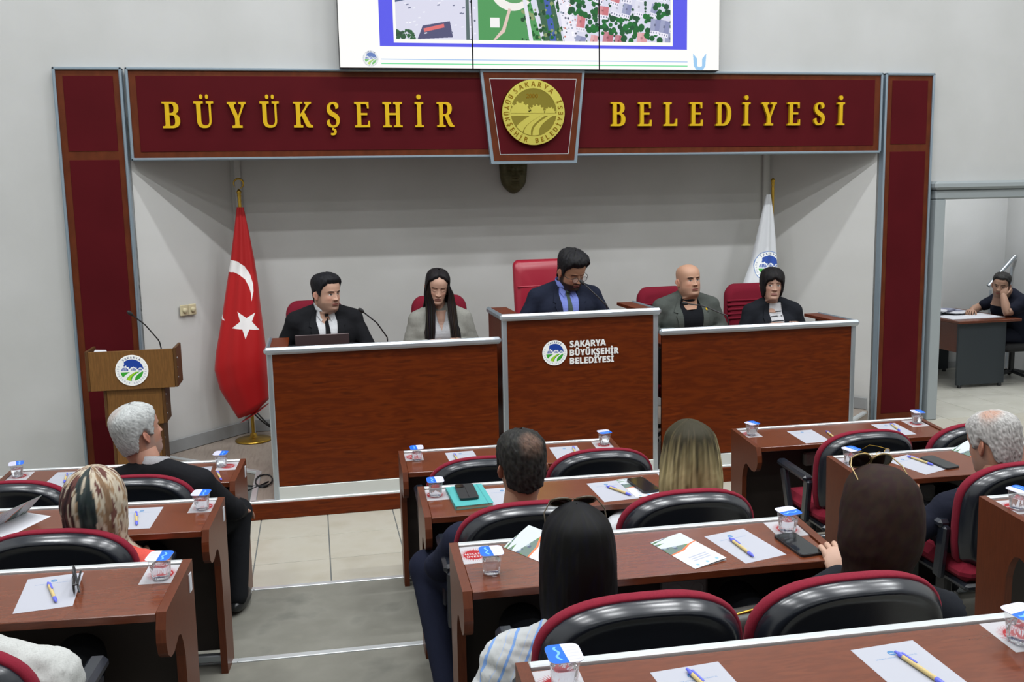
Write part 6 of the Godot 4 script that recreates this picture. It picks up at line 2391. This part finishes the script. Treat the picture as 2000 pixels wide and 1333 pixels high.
	r = person({"label": "bald man in grey blazer over black top at the right counter", "at": Vector3(2.715, py, -6.86), "yaw": 0.05, "head": Vector3(2.718, 1.345, -6.74), "rot": Vector3(-5, 6, 2), "sh": Vector3(2.715, 1.178, -6.77), "sw": 0.205, "hip": 0.50, "bulk": 1.1, "cell": 0.010,
		"arms": [[Vector3(3.01, 0.95, -6.76), Vector3(2.86, 0.99, -6.58)], [Vector3(2.41, 0.95, -6.76), Vector3(2.55, 0.99, -6.58)]], "top": blazer, "low": suit, "face": {"skin": Color(0.45, 0.255, 0.175), "beard": 0.22, "brow": Color(0.03, 0.026, 0.024), "gaze": Vector2(0.001, 0.001), "wide": 1.05, "jaw": 1.1}})
	var tee := cloth(lin(0.006, 0.007, 0.010))
	on_chest(r, "black_top", [-0.06, 0.045, 0.06, 0.045, 0.085, -0.02, 0.075, -0.34, -0.075, -0.34, -0.085, -0.02], 0.006, tee)
	collar(r, tee, 0.02, 0.066, 0.022)
	for s in [-1.0, 1.0]:
		on_chest(r, "lapel", [s * 0.062, 0.05, s * 0.095, 0.02, s * 0.14, -0.055, s * 0.115, -0.062, s * 0.13, -0.085, s * 0.085, -0.30, s * 0.068, -0.30, s * 0.085, -0.02], 0.012, blazer)
	on_chest(r, "lapel_pin", [0.112, -0.035, 0.124, -0.035, 0.124, -0.05, 0.112, -0.05], 0.016, M.gold)
	# 5 woman in striped top
	var face5 := {"skin": Color(0.43, 0.265, 0.20), "female": true, "jaw": 0.95, "wide": 1.0, "brow_w": 0.0034, "brow_y": 0.021, "gaze": Vector2(-0.003, 0.0), "lip": Color(0.25, 0.09, 0.085)}
	r = person({"label": "woman with short black hair and striped top at the right counter", "at": Vector3(3.41, py, -6.86), "yaw": -0.05, "head": Vector3(3.395, 1.288, -6.75), "rot": Vector3(0, -10, -2), "sh": Vector3(3.415, 1.108, -6.775), "sw": 0.175, "hip": 0.46, "bulk": 0.95, "cell": 0.010, "hs": 0.96,
		"arms": [[Vector3(3.66, 0.90, -6.76), Vector3(3.53, 0.99, -6.60)], [Vector3(3.16, 0.90, -6.76), Vector3(3.28, 0.99, -6.60)]], "top": cloth(lin(0.0105, 0.0125, 0.0175)), "low": suit, "face": face5})
	on_chest(r, "striped_top", [-0.045, 0.045, 0.045, 0.045, 0.055, -0.03, 0.045, -0.3, -0.04, -0.3, -0.05, -0.03], 0.006, white_shirt)
	for i in 8:
		var y := -0.02 - i * 0.034
		on_chest(r, "stripe", [-0.046, y, 0.048, y + 0.004, 0.048, y - 0.002, -0.046, y - 0.006], 0.0075, tee)
	for s in [-1.0, 1.0]:
		on_chest(r, "lapel", [s * 0.048, 0.05, s * 0.08, 0.02, s * 0.11, -0.06, s * 0.07, -0.27, s * 0.045, -0.3, s * 0.054, -0.03], 0.012, cloth(lin(0.0105, 0.0125, 0.0175)))
	b = B.new()
	hair(b, r.hx, face5, {"line": LINE_BOB, "base": black, "hi": Color(0.02, 0.018, 0.018), "top": 0.022, "side": 0.019, "rough": 0.004, "fx": 40.0, "fz": 40.0, "fy": 10.0, "seed": 15})
	part("hair", b.mesh(), M.hair, r.node)
	b = B.new()
	b.ell(r.hx * Vector3(0.078, -0.048, 0.012), Vector3(0.005, 0.006, 0.005), Basis(), 10, 7)
	part("earring", b.mesh(), M.steel, r.node)
	# 6 man in the side room
	var dark_tee := cloth(lin(0.008, 0.010, 0.020))
	r = person({"label": "man in dark t-shirt leaning on his fist at the office table", "at": Vector3(7.16, 0.002, -8.72), "yaw": -PI / 2, "head": Vector3(6.90, 1.005, -8.66), "rot": Vector3(8, 42, -8), "sh": Vector3(7.04, 0.865, -8.70), "sw": 0.20, "hip": 0.46, "bulk": 1.05, "sleeve": 0.62, "curl": 1.5, "crease": 0.006,
		"arms": [[Vector3(6.86, 0.735, -8.50), Vector3(6.86, 0.915, -8.57)], [Vector3(6.92, 0.735, -9.02), Vector3(6.70, 0.735, -8.83)]], "hand_to": [Vector3(6.885, 1.02, -8.60), null], "top_name": "t_shirt", "top": dark_tee, "low": cloth(lin(0.010, 0.012, 0.022)), "face": {"skin": Color(0.36, 0.215, 0.15), "beard": 0.4, "open": 0.7}})
	b = B.new()
	hair(b, r.hx, {"skin": skin1}, {"base": Color(0.012, 0.012, 0.012), "hi": Color(0.04, 0.038, 0.036), "top": 0.016, "side": 0.006, "seed": 19})
	part("hair", b.mesh(), M.hair, r.node)
	audience()

func audience() -> void:
	var suit := cloth(lin(0.0085, 0.009, 0.0115))
	var navy := cloth(lin(0.011, 0.014, 0.032))
	var shirt := cloth(lin(0.50, 0.51, 0.54))
	var trouser := cloth(lin(0.010, 0.011, 0.014))
	var fy := [0.005, 0.122, 0.239]
	# front left: grey-haired man in black
	var fa := {"skin": Color(0.40, 0.215, 0.155), "beard": 0.35, "brow": Color(0.25, 0.25, 0.25)}
	var at: Vector3 = chair_at["L1b"]
	var r := person({"label": "grey-haired man in black suit looking up beside the lectern", "at": Vector3(at.x, fy[0], at.z), "yaw": PI - 0.20, "head": Vector3(-0.80, 0.972, -4.42), "rot": Vector3(-12, -38, 0), "sh": Vector3(-0.735, 0.765, -4.40), "sw": 0.20, "hip": 0.43, "bulk": 1.05, "quality": 2,
		"arms": [null, [Vector3(-0.42, 0.56, -4.50), Vector3(-0.40, 0.50, -4.66)]], "knees": [[Vector3(-0.86, 0.48, -4.80), Vector3(-0.86, 0.09, -4.72)], [Vector3(-0.42, 0.48, -4.72), Vector3(-0.44, 0.09, -4.62)]], "top": suit, "low": trouser, "face": fa, "hs": 1.0})
	collar(r, shirt, 0.0, 0.062)
	var b := B.new()
	hair(b, r.hx, fa, {"base": Color(0.22, 0.23, 0.23), "hi": Color(0.52, 0.54, 0.54), "top": 0.016, "side": 0.011, "rough": 0.0022, "fx": 320.0, "fy": 90.0, "fz": 320.0, "seed": 31, "thin": 0.3, "thin_x": 0.02, "thin_z": 0.07})
	part("hair", b.mesh(), M.hair, r.node)
	# second left: floral headscarf
	at = chair_at["L2b"]
	var pale := {"skin": Color(0.45, 0.28, 0.21), "female": true, "jaw": 0.92}
	var coral := cloth(lin(0.60, 0.085, 0.065))
	r = person({"label": "woman in cream and brown floral headscarf and coral top", "at": Vector3(at.x, fy[1], at.z), "yaw": PI - 0.095, "head": Vector3(-0.755, 0.968, -3.34), "rot": Vector3(-4, -6, 0), "sh": Vector3(-0.745, 0.765, -3.30), "sw": 0.17, "hip": 0.42, "quality": 1, "top_name": "coral_top", "crease": 0.010,
		"arms": [null, [Vector3(-0.575, 0.645, -3.33), Vector3(-0.66, 0.69, -3.56)]], "top": coral, "low": trouser, "face": pale, "hs": 0.95})
	b = B.new()
	var cream := Color(0.48, 0.42, 0.33)
	drape(b, r.hx, [[0.148, 0.002, 0.002, 0.002], [0.140, 0.040, 0.045, 0.052], [0.105, 0.083, 0.085, 0.100], [0.05, 0.106, 0.085, 0.126], [-0.01, 0.109, 0.070, 0.128], [-0.07, 0.104, 0.065, 0.118], [-0.12, 0.098, 0.07, 0.108], [-0.16, 0.11, 0.10, 0.115], [-0.20, 0.15, 0.12, 0.13], [-0.22, 0.17, 0.13, 0.14]], 0.05, 1.6, func(a: float, t: float, n: FastNoiseLite, _q: Vector3) -> Color:
		# woven flowers, stripes and leaves; a = 0 is the face, +-PI the back of the head
		var w := a + 0.30 * n.get_noise_2d(a * 1.2, t * 1.8)
		var back := fposmod(w, TAU) - PI
		var c := cream
		var bl := n.get_noise_2d(a * 2.6 + 40.0, t * 4.5)
		var leaf := n.get_noise_2d(a * 5.5, t * 3.2 + 30.0)
		var fibre := 0.85 + 0.3 * n.get_noise_2d(a * 30.0, t * 6.0)
		if bl > 0.16:
			c = Color(0.12, 0.05, 0.042)
		elif bl < -0.26:
			c = Color(0.30, 0.20, 0.12)
		if absf(back - 0.18 - 0.25 * (t - 0.5)) < 0.17:
			c = Color(0.018, 0.026, 0.028).lerp(Color(0.055, 0.068, 0.065), clampf(0.4 + leaf * 1.5, 0, 1))
		elif back < -0.20 and back > -1.15 and t > 0.22 + 0.12 * leaf:
			c = Color(0.022, 0.011, 0.013).lerp(Color(0.11, 0.05, 0.046), clampf(0.25 + leaf * 1.6, 0, 1))
		elif back > 0.80 and back < 1.0:
			c = Color(0.20, 0.125, 0.075)
		if leaf > 0.40:
			c = Color(0.42, 0.37, 0.29)
		c = Color(c.r * fibre, c.g * fibre, c.b * fibre)
		return c, 5)
	part("headscarf", b.mesh(), M.dyed, r.node)
	# nearest left: person in white, mostly outside the frame
	at = chair_at["L3b"]
	var wht := cloth(lin(0.47, 0.48, 0.47))
	r = person({"label": "person in white jacket at the bottom left corner", "at": Vector3(at.x, fy[2], at.z), "yaw": PI - 0.1, "head": Vector3(-0.90, 1.09, -2.36), "rot": Vector3(5, 0, 0), "sh": Vector3(-0.83, 0.885, -2.34), "sw": 0.18, "hip": 0.42, "quality": 1, "crease": 0.012, "top": wht, "low": trouser, "face": pale,
		"arms": [null, [Vector3(-0.61, 0.66, -2.30), Vector3(-0.74, 0.70, -2.50)]], "hs": 0.95})
	b = B.new()
	var brown := black_streak(Color(0.03, 0.022, 0.015), Color(0.09, 0.065, 0.04))
	drape(b, r.hx, [[0.135, 0.002, 0.002, 0.002], [0.128, 0.035, 0.04, 0.05], [0.09, 0.078, 0.06, 0.10], [0.02, 0.09, 0.03, 0.115], [-0.06, 0.092, 0.02, 0.11], [-0.13, 0.09, 0.02, 0.10], [-0.20, 0.085, 0.0, 0.10], [-0.24, 0.07, -0.02, 0.095]], 0.05, 3.0, brown, 6, 0.03)
	part("hair", b.mesh(), M.hair, r.node)
	# middle desk with the notebook: dark-haired man in navy
	at = chair_at["C2a"]
	fa = {"skin": Color(0.34, 0.185, 0.125)}
	r = person({"label": "dark-haired man in navy suit seen from behind", "at": Vector3(at.x, fy[1], at.z), "yaw": PI - 0.026, "head": Vector3(0.698, 1.008, -3.30), "rot": Vector3(2, 3, 0), "sh": Vector3(0.665, 0.775, -3.29), "sw": 0.20, "hip": 0.43, "bulk": 1.06, "quality": 1,
		"arms": [[Vector3(0.40, 0.62, -3.40), Vector3(0.55, 0.70, -3.56)], null], "knees": [[Vector3(0.37, 0.56, -3.56), Vector3(0.405, 0.21, -3.30)], [Vector3(0.78, 0.56, -3.66), Vector3(0.78, 0.21, -3.60)]], "top": navy, "low": navy, "face": fa, "hs": 1.0})
	collar(r, shirt, 0.0, 0.062)
	b = B.new()
	hair(b, r.hx, fa, {"base": Color(0.010, 0.010, 0.010), "hi": Color(0.035, 0.034, 0.032), "top": 0.016, "side": 0.012, "rough": 0.006, "thin": 0.28, "thin_z": 0.085, "thin_x": -0.015, "seed": 37})
	part("hair", b.mesh(), M.hair, r.node)
	# blonde woman
	at = chair_at["C2b"]
	r = person({"label": "blonde woman in white top seen from behind", "at": Vector3(at.x, fy[1], at.z), "yaw": PI - 0.026, "head": Vector3(1.338, 0.992, -3.30), "rot": Vector3(2, 4, 0), "sh": Vector3(1.32, 0.77, -3.29), "sw": 0.175, "hip": 0.42, "quality": 1, "crease": 0.010, "top_name": "white_top", "top": shirt, "low": trouser, "face": pale, "hs": 0.95,
		"arms": [[Vector3(1.06, 0.66, -3.40), Vector3(1.16, 0.70, -3.55)], null]})
	b = B.new()
	drape(b, r.hx, [[0.152, 0.002, 0.002, 0.002], [0.144, 0.040, 0.045, 0.055], [0.105, 0.090, 0.070, 0.110], [0.04, 0.112, 0.045, 0.128], [-0.03, 0.123, 0.035, 0.130], [-0.09, 0.128, 0.03, 0.126], [-0.15, 0.124, 0.02, 0.118], [-0.20, 0.112, 0.01, 0.105], [-0.215, 0.08, 0.0, 0.08]], 0.035, 3.5, func(a: float, t: float, n: FastNoiseLite, q: Vector3) -> Color:
		# dyed blonde strands growing out of dark roots
		var s := n.get_noise_2d(a * 30.0, t * 1.2) + 0.6 * n.get_noise_2d(a * 70.0, t * 2.0)
		var root := smoothstep(0.60 + 0.45 * n.get_noise_2d(a * 18.0, 2.0), 0.15, t)
		var c := Color(0.16, 0.13, 0.06).lerp(Color(0.46, 0.39, 0.21), clampf(0.5 + s * 0.9, 0, 1))
		return c.lerp(Color(0.035, 0.028, 0.018), clampf(root * (1.25 + s * 0.8), 0, 1)), 9, 0.035)
	part("hair", b.mesh(), M.hair, r.node)
	# woman with long black hair, striped sleeve
	at = chair_at["C3a"]
	var simg := Image.create(64, 8, false, Image.FORMAT_RGB8)
	simg.fill(Color(0.72, 0.73, 0.74))
	simg.fill_rect(Rect2i(10, 0, 9, 8), Color(0.46, 0.60, 0.82))
	simg.fill_rect(Rect2i(40, 0, 2, 8), Color(0.62, 0.70, 0.84))
	var striped := mat(Color(1, 1, 1), 0.85, 0, 0.3)
	striped.albedo_texture = picture(simg)
	r = person({"label": "woman with long black hair and white blue-striped blouse", "at": Vector3(at.x - 0.03, fy[2], at.z), "yaw": PI, "head": Vector3(0.612, 1.062, -2.24), "rot": Vector3(0, -3, 0), "sh": Vector3(0.60, 0.845, -2.22), "sw": 0.165, "hip": 0.42, "quality": 1, "crease": 0.016, "puff": 1.18, "top_name": "blouse", "top": striped, "low": trouser, "face": pale, "hs": 0.95,
		"arms": [[Vector3(0.345, 0.64, -2.22), Vector3(0.46, 0.70, -2.46)], null], "cell": 0.008})
	b = B.new()
	drape(b, r.hx, [[0.148, 0.002, 0.002, 0.002], [0.14, 0.038, 0.045, 0.055], [0.10, 0.084, 0.070, 0.108], [0.03, 0.100, 0.045, 0.122], [-0.05, 0.103, 0.035, 0.122], [-0.12, 0.102, 0.03, 0.118], [-0.19, 0.098, 0.01, 0.115], [-0.26, 0.090, -0.01, 0.118], [-0.32, 0.075, -0.03, 0.12], [-0.34, 0.05, -0.05, 0.115]], 0.025, 2.5, black_streak(Color(0.004, 0.004, 0.005), Color(0.010, 0.010, 0.012)), 11, 0.012)
	part("hair", b.mesh(), M.hair, r.node)
	wear_glasses(r, mat(lin(0.05, 0.035, 0.018), 0.3), M.lens, 0.140, 0.050, 0.024, -0.9, 0.0035)
	# woman in brown headscarf with sunglasses on top
	at = chair_at["C3b"]
	var coat := cloth(lin(0.010, 0.012, 0.017))
	r = person({"label": "woman in dark brown headscarf with sunglasses pushed up", "at": Vector3(at.x + 0.06, fy[2], at.z), "yaw": PI - 0.15, "head": Vector3(1.462, 1.085, -2.26), "rot": Vector3(2, 10, 5), "sh": Vector3(1.455, 0.845, -2.22), "sw": 0.18, "hip": 0.42, "quality": 1, "covered": true, "top": coat, "low": trouser, "face": pale, "hs": 0.96,
		"arms": [[Vector3(1.235, 0.785, -2.36), Vector3(1.47, 0.855, -2.44)], null], "hand_to": [Vector3(1.49, 0.92, -2.52), null], "curl": 1.3})
	b = B.new()
	drape(b, r.hx, [[0.150, 0.002, 0.002, 0.002], [0.142, 0.045, 0.055, 0.052], [0.108, 0.086, 0.090, 0.098], [0.05, 0.108, 0.088, 0.122], [-0.02, 0.116, 0.075, 0.130], [-0.08, 0.111, 0.068, 0.122], [-0.13, 0.094, 0.07, 0.104], [-0.17, 0.086, 0.085, 0.094], [-0.21, 0.098, 0.11, 0.102], [-0.25, 0.135, 0.13, 0.115]], 0.045, 1.1, func(_a: float, _t: float, n: FastNoiseLite, q: Vector3) -> Color:
		return Color(0.020, 0.0105, 0.0092).lerp(Color(0.026, 0.0135, 0.0115), 0.5 + n.get_noise_3d(q.x * 30, q.y * 30, q.z * 30)), 14)
	part("headscarf", b.mesh(), M.dyed, r.node)
	wear_glasses(r, mat(lin(0.30, 0.22, 0.10), 0.3, 0.6), M.lens, 0.150, 0.062, 0.027, -0.55, 0.0025)
	# grey-haired man at the right
	at = chair_at["R2a"]
	fa = {"skin": Color(0.38, 0.20, 0.135), "beard": 0.2, "brow": Color(0.3, 0.3, 0.3)}
	r = person({"label": "grey-haired man in dark navy suit at the right edge", "at": Vector3(at.x, fy[1], at.z), "yaw": PI - 0.02, "head": Vector3(2.618, 0.958, -3.28), "rot": Vector3(12, 14, 0), "sh": Vector3(2.60, 0.745, -3.24), "sw": 0.205, "hip": 0.42, "bulk": 1.1, "quality": 1,
		"arms": [[Vector3(2.27, 0.62, -3.28), Vector3(2.36, 0.745, -3.44)], null], "hand_to": [Vector3(2.40, 0.80, -3.62), null], "curl": 0.9, "top": cloth(lin(0.009, 0.011, 0.022)), "low": trouser, "face": fa, "hs": 1.02})
	collar(r, shirt, 0.0, 0.063)
	b = B.new()
	hair(b, r.hx, fa, {"base": Color(0.15, 0.145, 0.14), "hi": Color(0.55, 0.54, 0.53), "top": 0.012, "side": 0.012, "rough": 0.004, "fx": 170.0, "fy": 45.0, "fz": 170.0, "seed": 43, "thin": 0.8, "thin_x": 0.03, "thin_z": 0.03})
	part("hair", b.mesh(), M.hair, r.node)
